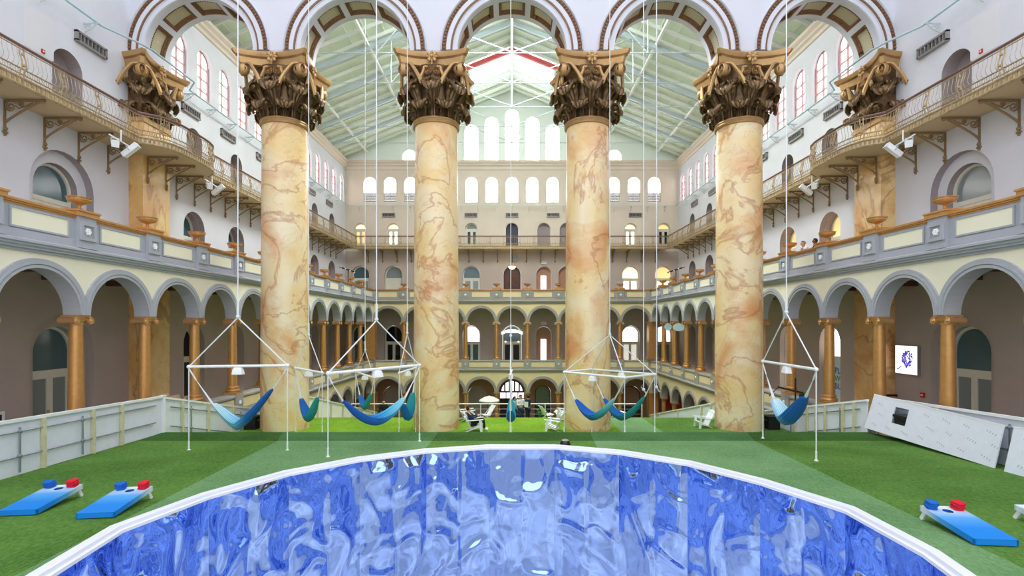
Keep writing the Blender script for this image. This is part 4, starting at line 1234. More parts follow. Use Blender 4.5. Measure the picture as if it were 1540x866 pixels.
barrier((12.6, 18.15, -3.87), (12.6, 26.0, -6.10), 1.36, 1.88, [.08, .16, .3, .38, .46, .58, .8], 'white descending barrier with studs behind the right hammock', 1)
barrier((xr(4)-.05, 4, zl(4)-.02), (13.05, 18.1, zl(18.1)-.02), 1.2, 1.2, [.2, .5, .8], 'white barrier hidden behind the leaning wrapped boards', 1)
barrier((-11.75, 29.3, -6.32), (-11.75, 44.5, -9.38), 2.4, 1.95, [.1, .25, .4, .55, .7, .85], 'cream sheeted barrier sloping down beyond the outer left column', -1, 'tarp', False)
barrier((11.75, 28.6, -6.21), (11.75, 43.6, -9.27), 2.1, 1.75, [.1, .2, .5, .8], 'white barrier under a crumpled cover beyond the outer right column', 1, 'housewrap', False, 'tarp')
# timber gate frames at the ends of the descending barriers
for s in (-1, 1):
    t = thing('timber_frame', 'small open timber frame at the end of the %s descending barrier' % SIDE[s], 'frame', (s*11.9, 25.0, zl(25)))
    for dx in (0, -s*.62):
        b = MB(); b.box(dx-.045, dx+.045, -.045, .045, 0, .74); b.build('post', ['timber'], t, smooth=False)
    for z in (.7, .3):
        b = MB(); b.bar((0, 0, z), (-s*.62, 0, z), .05, .08); b.build('cross_rail', ['timber'], t, smooth=False)
    b = MB(); b.bar((0, .03, .05), (-s*.62, .03, .68), .03, .06); b.build('brace', ['timber'], t, smooth=False)
    t = thing('equipment_case', 'black equipment case standing beside the %s timber frame' % SIDE[s], 'case', (s*12.0, 23.7, zl(23.7)))
    b = MB(); b.box(-.26, .26, -.3, .3, 0, .55); b.box(-.28, .28, -.32, .32, .5, .6); b.build('body', ['black'], t, smooth=False)
    for dx in (-.27, .27):
        b = MB(); b.tube([(dx, -.12, .4), (dx*1.12, -.12, .42), (dx*1.12, .12, .42), (dx, .12, .4)], .018, 5); b.build('handle', ['scaffold'], t)
# leaning boards in printed wrap
def leaning(BL, BR, TR, TL, label, hole=None, marks=True):
    BL, BR, TR, TL = map(Vector, (BL, BR, TR, TL)); t = thing('leaning_board', label, 'board', tuple(BL))
    n = (BR-BL).cross(TL-BL).normalized()
    if n.x > 0: n = -n
    Q = lambda u, v, o=0.: (BL*(1-u)*(1-v)+BR*u*(1-v)+TR*u*v+TL*(1-u)*v)+n*o-BL
    p = MB(); us = [0, 1]; vs = [0, 1]
    if hole: us = [0, hole[0], hole[1], 1]; vs = [0, hole[2], hole[3], 1]
    for i in range(len(us)-1):
        for j in range(len(vs)-1):
            if hole and i == 1 and j == 1: continue
            for o in (0, -.03): p.poly([Q(us[i], vs[j], o), Q(us[i+1], vs[j], o), Q(us[i+1], vs[j+1], o), Q(us[i], vs[j+1], o)])
    def rimq(u0, u1, v0, v1):
        c = [(u0, v0), (u1, v0), (u1, v1), (u0, v1)]
        for k in range(4): p.poly([Q(*c[k]), Q(*c[(k+1) % 4]), Q(*c[(k+1) % 4], -.03), Q(*c[k], -.03)])
    rimq(0, 1, 0, 1)
    if hole: rimq(*hole)
    e = MB()
    e.hexa([Q(0, 1, .01), Q(1, 1, .01), Q(1, 1, -.05), Q(0, 1, -.05), Q(0, 1.03, .01), Q(1, 1.03, .01), Q(1, 1.03, -.05), Q(0, 1.03, -.05)]); e.build('top_edge', ['white'], t, smooth=False)
    if marks:
        W = (BR-BL).length
        nu = int(W/.72)
        for i in range(nu):
            for j in range(3):
                u = (i+.4+.3*(j % 2))/nu; v = .18+.3*j
                if u > .97 or (hole and hole[0]-.04 < u < hole[1]+.04 and hole[2]-.1 < v < hole[3]+.1): continue
                for k in range(3 if (i+j) % 2 else 4):
                    du = .055*k/W*1.6; hh = .05
                    p.poly([Q(u+du, v-.02*k, .003), Q(u+du+.03/W, v-.02*k, .003), Q(u+du+.06/W, v+hh-.02*k, .003), Q(u+du+.03/W, v+hh-.02*k, .003)], 1)
    p.build('sheet', ['housewrap', 'logo_grey'], t, smooth=False)
    return t
leaning((12.46, 18.1, -3.43), (11.94, 12.68, -3.35), (12.20, 12.70, -2.31), (12.80, 18.1, -2.27), 'long pale wrapped board with a square hole leaning beside the lawn', (.235, .36, .36, .82))
leaning((11.86, 12.35, -3.35), (11.2, 6.0, -2.98), (11.5, 6.0, -1.92), (12.17, 12.42, -2.29), 'pale wrapped board cut off by the right frame edge')
t = thing('cooling_unit', 'black boxy unit seen through the hole in the leaning board', 'machine', (12.72, 16.35, -3.22))
b = MB(); b.box(-.2, .25, -.45, .42, 0, .42); b.box(-.24, .25, -.47, .44, .42, .5); b.build('body', ['black_gloss'], t, smooth=False)
b = MB()
for k in range(6): b.box(-.225, -.2, -.4, .38, .05+k*.06, .08+k*.06)
b.build('grille', ['black'], t, smooth=False)
for s, y, u in ((-1, 21.3, 0), (-1, 20.7, 1)):
    t = thing('plywood_stack', 'plywood sheet leaning behind the left gallery column, %s' % ('the taller one' if u else 'the nearer one'), 'plywood', (-13.95-.1*u, y, -4.2), 0, 'plywood sheets')
    b = MB(); b.hexa([(0, -.6, 0), (0, .6, 0), (.04, .6, 0), (.04, -.6, 0), (-.3, -.6, 1.42+.12*u), (-.3, .6, 1.42+.12*u), (-.26, .6, 1.44+.12*u), (-.26, -.6, 1.44+.12*u)]); b.build('sheet', ['plywood'], t, smooth=False)
    b = MB(); b.bar((-.16, -.6, .7), (-.16, .6, .7), .05, .08); b.build('batten', ['timber'], t, smooth=False)

# ================================================================ cornhole boards and bean bags
def bag_mesh(m):
    f = MB(); rows = []
    for z, sc, e in ((-.022, .3, 0), (-.022, .8, 0), (-.008, 1., 0), (.0, 1.03, 0), (.008, 1., 0), (.022, .8, 0), (.026, .3, 0)):
        rows.append([(.078*sc*max(-1, min(1, 1.35*cos(2*pi*k/20)))*(1+.04*sin(3*k)), .078*sc*max(-1, min(1, 1.35*sin(2*pi*k/20)))*(1+.04*cos(5*k)), z+.004*sin(7*k)) for k in range(20)])
    f.grid(rows, 0, True); f.poly(rows[0][::-1]); f.poly(rows[-1]); return f.mesh('bean_bag', [m], ang=80)
BAGB, BAGR = bag_mesh('bag_blue'), bag_mesh('bag_red')
def board(F0, F1, Bk, label, which, rise=.15, bags=True):
    """F0,F1 front corners on the lawn, Bk: ground point below the back-edge corner on F1's side (mirrored when needed)"""
    F0, F1, Bk = Vector(F0), Vector(F1), Vector(Bk)
    ax = (F1-F0); ax.z = 0; ax.normalize(); ay = Vector((-ax.y, ax.x, 0)); wd, L = .61, 1.16
    org = (F0+F1)/2; org.z = zl(org.y)
    rz = atan2(ax.y, ax.x)
    if Bk is not None: rz += 0
    t = thing('cornhole_board', label, 'cornhole board', tuple(org), 0, 'cornhole boards')
    sk = (Bk-(F1 if (Bk-F1).length < (Bk-F0).length else F0)); sk.z = 0; ay = sk.normalized(); ax = Vector((ay.y, -ay.x, 0))
    slope = zl(org.y+1)-zl(org.y)
    M = Matrix((ax, ay, Vector((0, 0, 1)))).transposed()
    tilt = (rise+.0)/L
    def W(x, y, z): v = M @ Vector((x, y, 0)); return (v.x, v.y, z+y*tilt+y*slope*ay.y+.015)
    p = MB(); hx, hy, hr, n = 0, L-.2, .075, 24
    hole = [(hr*cos(2*pi*k/n), hy+hr*sin(2*pi*k/n)) for k in range(n)]
    def outer(a):
        c, s_ = cos(a), sin(a); k = min((wd/2)/abs(c) if abs(c) > 1e-6 else 9, (.2/s_ if s_ > 1e-6 else (hy-.6)/-s_ if s_ < -1e-6 else 9)); return (k*c, hy+k*s_)
    angs = sorted(set([2*pi*k/n for k in range(n)]+[atan2(.2, wd/2), atan2(.2, -wd/2), atan2(-(hy-.6), -wd/2)+2*pi, atan2(-(hy-.6), wd/2)+2*pi]))
    uvf = lambda x, y: (x/wd+.5, y/L)
    for zt in (.09,):
        for a, b2 in zip(angs, angs[1:]+[angs[0]+2*pi]):
            i0, i1, o1, o0 = (hr*cos(a), hy+hr*sin(a)), (hr*cos(b2), hy+hr*sin(b2)), outer(b2), outer(a)
            p.poly([W(*i0, zt), W(*o0, zt), W(*o1, zt), W(*i1, zt)], 0, [uvf(*i0), uvf(*o0), uvf(*o1), uvf(*i1)])
            p.poly([W(*i0, zt), W(*i1, zt), W(*i1, zt-.03), W(*i0, zt-.03)], 1)
        p.poly([W(-wd/2, 0, zt), W(wd/2, 0, zt), W(wd/2, .6, zt), W(-wd/2, .6, zt)], 0, [uvf(-wd/2, 0), uvf(wd/2, 0), uvf(wd/2, .6), uvf(-wd/2, .6)])
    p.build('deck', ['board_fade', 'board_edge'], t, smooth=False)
    p = MB(); e = .03
    for x0, x1, y0, y1 in ((-wd/2, wd/2, 0, e), (-wd/2, wd/2, L-e, L), (-wd/2, -wd/2+e, 0, L), (wd/2-e, wd/2, 0, L)):
        c = [(x0, y0), (x1, y0), (x1, y1), (x0, y1)]
        for k in range(4):
            a, b2 = c[k], c[(k+1) % 4]
            p.poly([W(*a, 0), W(*b2, 0), W(*b2, .088), W(*a, .088)], 0, [uvf(*a), uvf(*b2), uvf(*b2), uvf(*a)])
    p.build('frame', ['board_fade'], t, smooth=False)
    for sx in (-1, 1):
        p = MB(); x = sx*(wd/2-.07); a = Vector(W(x, L-.08, .05)); v = M @ Vector((x, L+.06, 0)); gz = zl(org.y+v.y)-org.z
        p.bar(a, (v.x, v.y, gz), .07, .045, up=tuple(ax)); p.build('leg', ['white'], t, smooth=False)
    if bags:
        for sx, me, cn in ((-1, BAGB, 'blue'), (1, BAGR, 'red')):
            for k in range(4):
                c = Vector(W(sx*(wd/2-.1)+.012*random.uniform(-1, 1), L-.11-.01*k, .112+.033*k))
                o = link('bean_bag', me, None, tuple(org+c), (tilt*ay.y, -tilt*ay.x*0, random.uniform(-.35, .35)+atan2(ax.y, ax.x)))
                pos = ['lowest', 'second lowest', 'second highest', 'topmost'][k]
                tag(o, '%s bean bag, %s in the stack on the %s' % (cn, pos, which), 'bean bag', 'bean bags on the boards', 'thing')
    return t
board((-8.96, 8.97, 0), (-8.36, 8.97, 0), (-8.5, 10.03, 0), 'blue and white cornhole board on the grass at the far left', 'far left cornhole board')
board((-7.49, 8.82, 0), (-6.88, 8.82, 0), (-7.0, 9.85, 0), 'blue and white cornhole board beside the pool rim on the left', 'left cornhole board nearer the pool')
board((6.85, 7.56, 0), (7.46, 7.56, 0), (6.95, 8.58, 0), 'blue and white cornhole board on the grass right of the pool', 'cornhole board right of the pool')
board((8.56, 7.62, 0), (9.17, 7.62, 0), (8.62, 8.66, 0), 'cornhole board cut off by the right frame edge', '', bags=False)

# ================================================================ hammock frames
LAMP = MB(); rows = []
for z, r in ((0, .09), (-.04, .13), (-.2, .165), (-.205, .15), (-.06, .11)): rows.append([(r*1.0*max(-1, min(1, 1.3*cos(2*pi*k/16))), .62*r*max(-1, min(1, 1.3*sin(2*pi*k/16))), z) for k in range(16)])
LAMP.grid(rows, 0, True); LAMP.poly(rows[0]); LAMPM = LAMP.mesh('lamp', ['white'], ang=50)
def frame(ends, apex, label, top=24, lamps=((0, 1),), bars=((0, 1),), legs=None):
    ends = [Vector(e) for e in ends]; apex = Vector(apex); O = sum(ends, Vector())/len(ends)
    t = thing('hammock_stand', label, 'hammock stand', tuple(O), 0, 'hammock stands')
    for i, j in bars:
        b = MB(); b.tube([ends[i]-O, ends[j]-O], .042, 10); b.build('crossbar', ['white'], t)
    for i, e in enumerate(ends):
        b = MB(); p = e-O; gz = zl(e.y)-O.z if abs(e.x) < 12.4 else -4.2-O.z
        b.tube([(p.x, p.y, p.z-.02), (p.x, p.y, gz)], .017, 6); lg = b.build('pole', ['rope'], t)
        f = MB(); f.lathe([(.05, 0), (.05, .02), (.025, .04), (.025, .22), (.03, .24), (.018, .26)], (p.x, p.y, gz), 10); f.build('foot', ['white'], lg)
        b = MB(); b.ball(p, .06, 10, 6); b.build('end_joint', ['white'], t)
        b = MB(); b.tube([p, apex-O], .02, 6); b.build('stay', ['rope'], t)
    b = MB(); b.tube([apex-O, (apex.x-O.x, apex.y-O.y, (zr(apex.x)-.3 if apex.y > 24 else 25.8)-O.z)], .016, 6); h = b.build('hoist_rope', ['rope'], t)
    b = MB(); a = apex-O; b.ball((a.x, a.y, a.z+.03), .06, 8, 6); b.tube([(a.x, a.y, a.z+.05), (a.x, a.y, a.z+.5)], .035, 6); b.build('hook', ['rope'], h)
    for i, j in lamps:
        o = link('lamp', LAMPM, t); m = (ends[i]+ends[j])/2-O; d = ends[j]-ends[i]; o.location = (m.x, m.y, m.z-.04); o.rotation_euler = (0, 0, atan2(d.y, d.x))
    return t
def hammock(A, B, sag, label, cloth, t0=.22, t1=.84, wd=.34, pw=1.7, side_=1):
    A, B = Vector(A), Vector(B); O = (A+B)/2; t = thing('hammock', label, 'hammock', tuple(O), 0, 'hammocks')
    d = B-A; n = Vector((-d.y, d.x, 0)).normalized()*side_
    def c(u): p = A+d*u; p.z -= sag*(1-abs(2*u-1)**pw)+.05; return p-O
    rows = []; NN = 30
    for k in range(NN+1):
        u = t0+(t1-t0)*k/NN; q = sin(pi*k/NN)**.55; w_ = .05+wd*q; p = c(u); row = []
        for m in range(13):
            a = -1+2*m/12; ang = a*1.35
            row.append(p+n*(w_*sin(ang)*.8)+Vector((0, 0, w_*(1-cos(ang))*.95+.012*sin(a*14)*q)))
        rows.append(row)
    f = MB(); f.grid(rows, 0, uv=True)
    o = f.build('cloth', [cloth], t, ang=80); md = o.modifiers.new('thick', 'SOLIDIFY'); md.thickness = .012
    for u0, u1, r in ((0, t0, 0), (1, t1, NN)):
        cd = MB()
        for m in (0, 2, 4, 6, 8, 10, 12):
            a = c(u0); b = rows[r][m]; mid_ = a*.45+Vector(c(u0+(u1-u0)*.55))*.55
            cd.tube([a, mid_, b], .008, 4)
        cd.tube([c(u0), c(u0)*.45+Vector(c(u0+(u1-u0)*.55))*.55], .022, 6)
        cd.build('cord', ['rope'], t)
    return t
# the units, each with the hammock that hangs in it
U1 = [(-9.48, 15.02, -1.03), (-6.58, 15, -0.99)]
frame(U1, (-8.03, 15, 0.41), 'white hammock frame standing in front of the outer left column')
hammock(U1[0], U1[1], 1.82, 'light and dark blue hammock hanging in front of the left barrier', 'cloth_sky', .24, .86, .3, 1.35)
U2 = [(-5.05, 14.05, -1.13), (-2.98, 16.5, -1.10)]
frame(U2, (-4.04, 15.27, 0.33), 'white hammock frame left of the inner left column, nearest the pool')
hammock(U2[0], U2[1], 1.62, 'long blue hammock slung across in front of the inner left column', 'cloth_deep', .14, .82, .3, 2.0)
U3 = [(-8.75, 20.7, -1.54), (-7.45, 20.1, -1.68)]
frame(U3, (-8.1, 20.4, -0.24), 'white hammock frame partly hidden by the outer left column')
hammock(U3[0], U3[1], 2.0, 'blue and teal hammock beside the base of the outer left column', 'cloth_teal', .2, .84, .3)
U4 = [(-8.25, 27, -2.27), (-7.1, 26.4, -2.53)]
frame(U4, (-7.66, 26.7, -1.14), 'small distant white hammock frame at the far edge of the terrace')
hammock(U4[0], U4[1], 1.78, 'distant teal hammock hanging near the sloping cream barrier', 'cloth_teal', .22, .84, .28)
U5 = [(-4.72, 21.4, -1.81), (-4.25, 22.6, -1.69)]
frame(U5, (-4.5, 22, -0.19), 'white hammock frame just left of the inner left column, set back')
hammock(U5[0], U5[1], 2.12, 'teal and blue hammock close against the inner left column', 'cloth_teal', .22, .84, .3)
U6 = [(-0.07, 20.2, -1.78), (-0.02, 22.3, -1.79)]
frame(U6, (-0.05, 21.2, -0.28), 'white hammock frame seen end on in the central arch')
hammock(U6[0], U6[1], 2.0, 'teal and blue hammock seen end on in the central arch', 'cloth_teal', .27, .80, .21)
U7 = [(2.18, 21.4, -1.77), (3.55, 22.75, -1.77), (5.66, 20.3, -1.76), (4.18, 19, -1.76)]
frame(U7, (4.05, 21.2, -0.22), 'white four sided hammock frame in front of the inner right column', lamps=((0, 3), (1, 2)), bars=((0, 1), (1, 2), (2, 3), (3, 0)))
hammock(U7[0], U7[3], 1.75, 'blue hammock in front of the inner right column', 'cloth_deep', .2, .86, .3, 1.8)
hammock(U7[1], U7[2], 2.0, 'blue and teal hammock right of the inner right column', 'cloth_teal', .2, .86, .3, 1.8)
U8 = [(8.33, 17, -1.01), (8.04, 13.53, -0.98)]
frame(U8, (8.2, 15.3, 0.55), 'tall white hammock frame at the right beside the outer right column')
hammock(U8[0], U8[1], 1.75, 'pale to deep blue hammock in front of the right barrier', 'cloth_sky', .24, .84, .32, 1.5)
for x, y, z, lb in ((5.45, 21.2, -2.48, 'loose hoist rope with a knotted end beside the right hammock'), (6.1, 21.6, -2.43, 'thin loose hoist rope with a clip right of the four sided frame')):
    t = thing('hoist_rope', lb, 'rope', (x, y, z)); b = MB(); b.tube([(0, 0, 0), (0, 0, 25.8-z)], .018, 6); b.build('line', ['rope'], t)
    b = MB(); b.ball((0, 0, 0), .07, 8, 6); b.tube([(0, 0, 0), (.12, 0, -.2)], .025, 5); b.tube([(0, 0, 0), (-.1, 0, .1), (-.05, 0, .2)], .025, 5); b.build('knot', ['rope'], t)
# ================================================================ chairs on the terrace
def chair_parts():
    """slatted garden chair, sitter faces +x, ground z=0"""
    out = []
    for sy in (-.27, .27):
        m = MB(); m.hexa([(-.42, sy-.02, 0), (-.34, sy-.02, 0), (-.34, sy+.02, 0), (-.42, sy+.02, 0), (.36, sy-.02, .24), (.40, sy-.02, .36), (.40, sy+.02, .36), (.36, sy+.02, .24)]); out.append(('side_rail', m))
        m = MB(); m.hexa([(.28, sy*1.12-.02, 0), (.40, sy*1.12-.02, 0), (.40, sy*1.12+.02, 0), (.28, sy*1.12+.02, 0), (.22, sy*1.12-.02, .54), (.32, sy*1.12-.02, .54), (.32, sy*1.12+.02, .54), (.22, sy*1.12+.02, .54)]); out.append(('leg', m))
        m = MB(); m.bar((-.36, sy*1.15, .50), (.42, sy*1.15, .555), .13, .025); out.append(('armrest', m))
    m = MB()
    for k in range(6):
        x = .36-.1*k; m.bar((x, -.27, .35-.042*k), (x, .27, .35-.042*k), .085, .02)
    out.append(('seat', m))
    m = MB()
    for k in range(7):
        y = -.255+.085*k; h = .93-.02*abs(k-3)
        m.bar((-.12, y, .16), (-.48, y, h), .075, .02, up=(1, 0, 0))
    m.bar((-.22, -.28, .42), (-.22, .28, .42), .03, .06); m.bar((-.42, -.27, .80), (-.42, .27, .80), .03, .06)
    out.append(('backrest', m))
    return [(n, b.mesh(n, ['white_chair'], smooth=False)) for n, b in out]
CH = chair_parts()
def chair(p, rot, label, sc=1.):
    t = thing('garden_chair', label, 'chair', p, rot, 'white garden chairs on the terrace'); t.scale = (sc,)*3
    for n, me in CH: link(n, me, t)
    return t
def gp(px, y): return ((px-770)*y/770, y, zl(y))
chair(gp(713, 23.2), .05, 'white slatted garden chair the seated person leans back in')
chair(gp(834, 23.2), pi-.35, 'white slatted garden chair facing left in the central arch', .95)
chair(gp(1058, 24.0), pi+.1, 'white garden chair beside the outer right column', .9)
chair(gp(701, 25.8), .25, 'white garden chair behind the seated person, half hidden by the column')
chair(gp(849, 25.9), pi-.2, 'white garden chair tucked behind the one facing left')
def beach(p, rot, label, m='white', sc=1.):
    t = thing('folding_chair', label, 'chair', p, rot, 'folding chairs at the terrace edge')
    b = MB(); b.hexa([(-.5, -.28, .95), (-.47, -.28, .97), (-.47, .28, .97), (-.5, .28, .95), (-.1, -.28, .3), (-.07, -.28, .32), (-.07, .28, .32), (-.1, .28, .3)]); b.build('backrest', [m], t, smooth=False)
    b = MB(); b.hexa([(-.1, -.28, .28), (.4, -.28, .36), (.4, .28, .36), (-.1, .28, .28), (-.1, -.28, .31), (.4, -.28, .39), (.4, .28, .39), (-.1, .28, .31)]); b.build('seat', [m], t, smooth=False)
    t.scale = (sc,)*3
    for sy in (-.3, .3):
        b = MB(); b.tube([(-.52, sy, .98), (.35, sy, 0)], .018, 6); b.tube([(.42, sy, .38), (-.3, sy, 0)], .018, 6); b.build('leg', [m], t)
beach(gp(733, 28.4), .5+pi, 'small white folding chair by the far railing on the left side', sc=.8)
beach(gp(822, 28.4), .4, 'small white folding chair by the far railing on the right side', sc=.8)
beach(gp(928, 28.0), .3, 'cream folding chair behind the four sided hammock frame', 'tarp')
beach(gp(846, 27.4), pi-.3, 'white lounger with a light cover beside the inner right column', 'housewrap')
# railing at the far end of the lower slope
def railing(x0, x1, y, label):
    n = max(2, round((x1-x0)/2.1)); t = thing('railing', label, 'railing', (x0, y, zl(y)), 0)
    b = MB(); b.tube([(0, 0, 1.32), (x1-x0, 0, 1.32)], .04, 6); b.build('handrail', ['white'], t)
    for z in (.35, .65, .98):
        b = MB(); b.tube([(0, 0, z), (x1-x0, 0, z)], .014, 5); b.build('wire', ['scaffold'], t)
    for k in range(n+1):
        b = MB(); x = (x1-x0)*k/n; b.tube([(x, 0, 0), (x, 0, 1.32)], .035, 6); b.build('post', ['white'], t)
railing(-10.5, 8.5, 33.5, 'white railing across the far end of the terrace')
# parasol on the lower slope
t = thing('parasol', 'pale grey parasol open behind the central hammock', 'parasol', (-1.78, 40, zl(40)))
b = MB(); b.lathe([(.80, 2.12), (.79, 2.2), (.42, 2.42), (.04, 2.52), (.03, 2.56)], n=16); b.build('canopy', ['tarp'], t)
b = MB(); b.tube([(0, 0, 0), (0, 0, 2.45)], .03, 8); b.build('pole', ['timber'], t)
b = MB(); b.lathe([(.3, 0), (.3, .08), (.06, .14)], n=16); b.build('base', ['grey_metal'], t)
t = thing('potted_palm', 'small potted plant under the ground floor doorway right of centre', 'plant', (2.35, 42, zl(42)))
b = MB()
for k in range(14):
    a = 2.4*k; r = .3+.05*(k % 4); b.tube([(0, 0, .45), (r*.6*cos(a), r*.6*sin(a), 1.3+.06*(k % 5)), (r*1.5*cos(a), r*1.5*sin(a), 1.25+.1*(k % 5))], [.02, .09, .01], 5)
b.build('fronds', ['plant'], t)
b = MB(); b.lathe([(.16, 0), (.22, .42), (.24, .45), (.2, .45)], n=16); b.build('pot', ['grey_metal'], t)

# ================================================================ people
def skin_mesh(name, verts, edges, radii, mats, par, root=0):
    me = bpy.data.meshes.new(name); me.from_pydata(verts, edges, [])
    for m in mats: me.materials.append(MATS[m])
    o = link(name, me, par)
    md = o.modifiers.new('skin', 'SKIN'); md.use_smooth_shade = True
    if not me.skin_vertices: bpy.context.view_layer.update()
    sv = me.skin_vertices[0].data
    for k, r in enumerate(radii):
        rr = r if isinstance(r, tuple) else (r, r)
        sv[k].radius = rr; sv[k].use_root = (k == root)
    s_ = o.modifiers.new('sub', 'SUBSURF'); s_.levels = 2; s_.render_levels = 2
    return o
def figure(label, pos, rot, J, cloth, hair='hair_dark', skin='skin', short=False, extra=None):
    """J: joint name -> (x,y,z), figure faces +x"""
    t = thing('person', label, 'person', pos, rot, None)
    order, edges, rad = [], [], []
    def add(n, r, par=None, p=None):
        order.append(p if p is not None else J[n]); rad.append(r); idx[n] = len(order)-1
        if par is not None: edges.append((idx[par], idx[n]))
    idx = {}
    add('pelvis', (.15, .12)); add('waist', (.14, .11), 'pelvis'); add('chest', (.17, .12), 'waist'); add('collar', (.10, .08), 'chest', tuple(Vector(J['chest'])*.5+Vector(J['neck'])*.5)); add('neck', .056, 'collar'); add('head', (.085, .095), 'neck'); add('crown', (.075, .085), 'head')
    hd = Vector(J['head']); fw = Vector(J.get('look', (1, 0, 0))).normalized()
    add('nose', .016, 'head', tuple(hd+fw*.115+Vector((0, 0, .01))))
    for s in 'lr':
        sg = 1 if s == 'l' else -1
        add('ear'+s, .018, 'head', tuple(hd+Vector((-fw.y, fw.x, 0))*sg*.095))
        add('sh'+s, .062, 'chest'); add('el'+s, .042, 'sh'+s); add('wr'+s, .03, 'el'+s)
        e, w_ = Vector(J['el'+s]), Vector(J['wr'+s]); d = (w_-e).normalized(); sd = d.cross(Vector((0, 0, 1)))
        if sd.length < .1: sd = Vector((0, 1, 0))
        sd.normalize(); nn = sd.cross(d)
        add('palm'+s, (.036, .022), 'wr'+s, tuple(w_+d*.07))
        for k in range(4):
            off = sd*(.024*(k-1.5)); ln = (.055, .068, .064, .05)[k]
            add('f%d%s' % (k, s), .010, 'palm'+s, tuple(w_+d*(.105+ln*.4)+off)); add('g%d%s' % (k, s), .009, 'f%d%s' % (k, s), tuple(w_+d*(.105+ln*.9)+off*1.1-nn*.02))
        add('th'+s, .011, 'palm'+s, tuple(w_+d*.085-sd*.05*sg))
        add('hip'+s, .085, 'pelvis'); add('kn'+s, .058, 'hip'+s); add('an'+s, .042, 'kn'+s); add('toe'+s, .034, 'an'+s)
    skin_mesh('body', order, edges, rad, [skin], t)
    def wear(name, names, es, grow, m):
        vi = {n: k for k, n in enumerate(names)}
        rr = []
        for n in names:
            r = rad[idx[n]]; rr.append(tuple(x+grow for x in r) if isinstance(r, tuple) else r+grow)
        skin_mesh(name, [order[idx[n]] for n in names], [(vi[a], vi[b]) for a, b in es], rr, [m], t)
    arms = ['shl', 'ell', 'shr', 'elr']+([] if short else ['wrl', 'wrr'])
    es = [('pelvis', 'waist'), ('waist', 'chest'), ('chest', 'shl'), ('shl', 'ell'), ('chest', 'shr'), ('shr', 'elr')]+([] if short else [('ell', 'wrl'), ('elr', 'wrr')])
    wear('shirt', ['pelvis', 'waist', 'chest', 'collar']+arms, es+[('chest', 'collar')], .018, cloth[0])
    wear('trousers', ['pelvis', 'hipl', 'knl', 'anl', 'hipr', 'knr', 'anr'], [('pelvis', 'hipl'), ('hipl', 'knl'), ('knl', 'anl'), ('pelvis', 'hipr'), ('hipr', 'knr'), ('knr', 'anr')], .014, cloth[1])
    for s in 'lr':
        wear('shoe', ['an'+s, 'toe'+s], [('an'+s, 'toe'+s)], .012, cloth[2])
    h = MB(); c = hd-fw*.02+Vector((0, 0, .035)); h.ball(c, .118, 14, 10, sc=(1.0, .92, 1.0))
    h.v = [v for v in h.v]; o = h.build('hair', [hair], t)
    # keep the face clear of hair
    me = o.data; import bmesh
    bm = bmesh.new(); bm.from_mesh(me)
    kill = [v for v in bm.verts if (Vector(v.co)-c).dot(fw) > .045 and v.co.z < c.z+.055]
    bmesh.ops.delete(bm, geom=kill, context='VERTS'); bm.to_mesh(me); bm.free()
    e = MB(); sdv = Vector((-fw.y, fw.x, 0))
    for sg in (-1, 1): e.ball(hd+fw*.088+sdv*sg*.034+Vector((0, 0, .03)), .011, 6, 4)
    e.build('eyes', ['black'], t)
    mo = MB(); mo.ball(hd+fw*.086-Vector((0, 0, .042)), .018, 8, 4, sc=(.5, 1.2, .4)); mo.build('mouth', ['bag_red'], t)
    return t
def standing(lean=0., arms='down'):
    J = dict(pelvis=(0, 0, .95), waist=(0.01+lean*.3, 0, 1.10), chest=(.0+lean*.75, 0, 1.34), neck=(lean, 0, 1.50), head=(.02+lean*1.15, 0, 1.61), crown=(lean*1.2, 0, 1.69))
    for s, sg in (('l', 1), ('r', -1)):
        J['sh'+s] = (lean*.85, .19*sg, 1.42)
        if arms == 'down': J['el'+s] = (lean*.5-.02, .25*sg, 1.13); J['wr'+s] = (.08+lean*.4, .25*sg, .90)
        elif arms == 'fold': J['el'+s] = (.06, .25*sg, 1.14); J['wr'+s] = (.26, .07*sg, 1.16)
        else: J['el'+s] = (lean*1.0+.16, .24*sg, 1.20); J['wr'+s] = (lean+.38, .1*sg, 1.24)
        J['hip'+s] = (0, .09*sg, .88); J['kn'+s] = (.02, .1*sg, .49); J['an'+s] = (-.01, .1*sg, .08); J['toe'+s] = (.15, .12*sg, .035)
    return J
# seated reader in the chair
J = dict(pelvis=(-.02, 0, .36), waist=(-.10, 0, .50), chest=(-.20, 0, .70), neck=(-.24, 0, .85), head=(-.20, 0, .96), crown=(-.21, 0, 1.04), look=(.95, 0, -.3))
for s, sg in (('l', 1), ('r', -1)):
    J['sh'+s] = (-.20, .18*sg, .77); J['el'+s] = (.0, .24*sg, .60); J['wr'+s] = (.20, .10*sg, .68)
    J['hip'+s] = (.02, .09*sg, .35); J['kn'+s] = (.44, .11*sg, .52); J['an'+s] = (.50, .11*sg, .09); J['toe'+s] = (.68, .12*sg, .035)
p = gp(712, 23.2)
figure('seated person in dark blue clothes and white shoes leaning back in a white chair', (p[0], p[1], p[2]+.02), .05, J, ('cloth_navy', 'cloth_black', 'cloth_white'))
figure('standing person in a white shirt and dark jeans near the far railing', (gp(783, 32.0)[0], 32, zl(32)), -1.2, standing(0, 'fold'), ('cloth_white', 'cloth_denim', 'black'))
figure('standing person in blue trousers and pale top, left in the group by the railing', (gp(774, 33.0)[0], 33.0, zl(33.0)), -.4, standing(0, 'down'), ('cloth_blue', 'cloth_denim', 'black'))
figure('standing person in a dark suit holding papers beside the far railing', (gp(794, 32.0)[0], 32, zl(32)), 2.4, standing(0, 'fold'), ('cloth_navy', 'cloth_navy', 'black'))
b = MB(); b.box(-.02, .02, -.12, .12, -.16, .16)
x, y = gp(791.5, 31.72)[0], 31.72
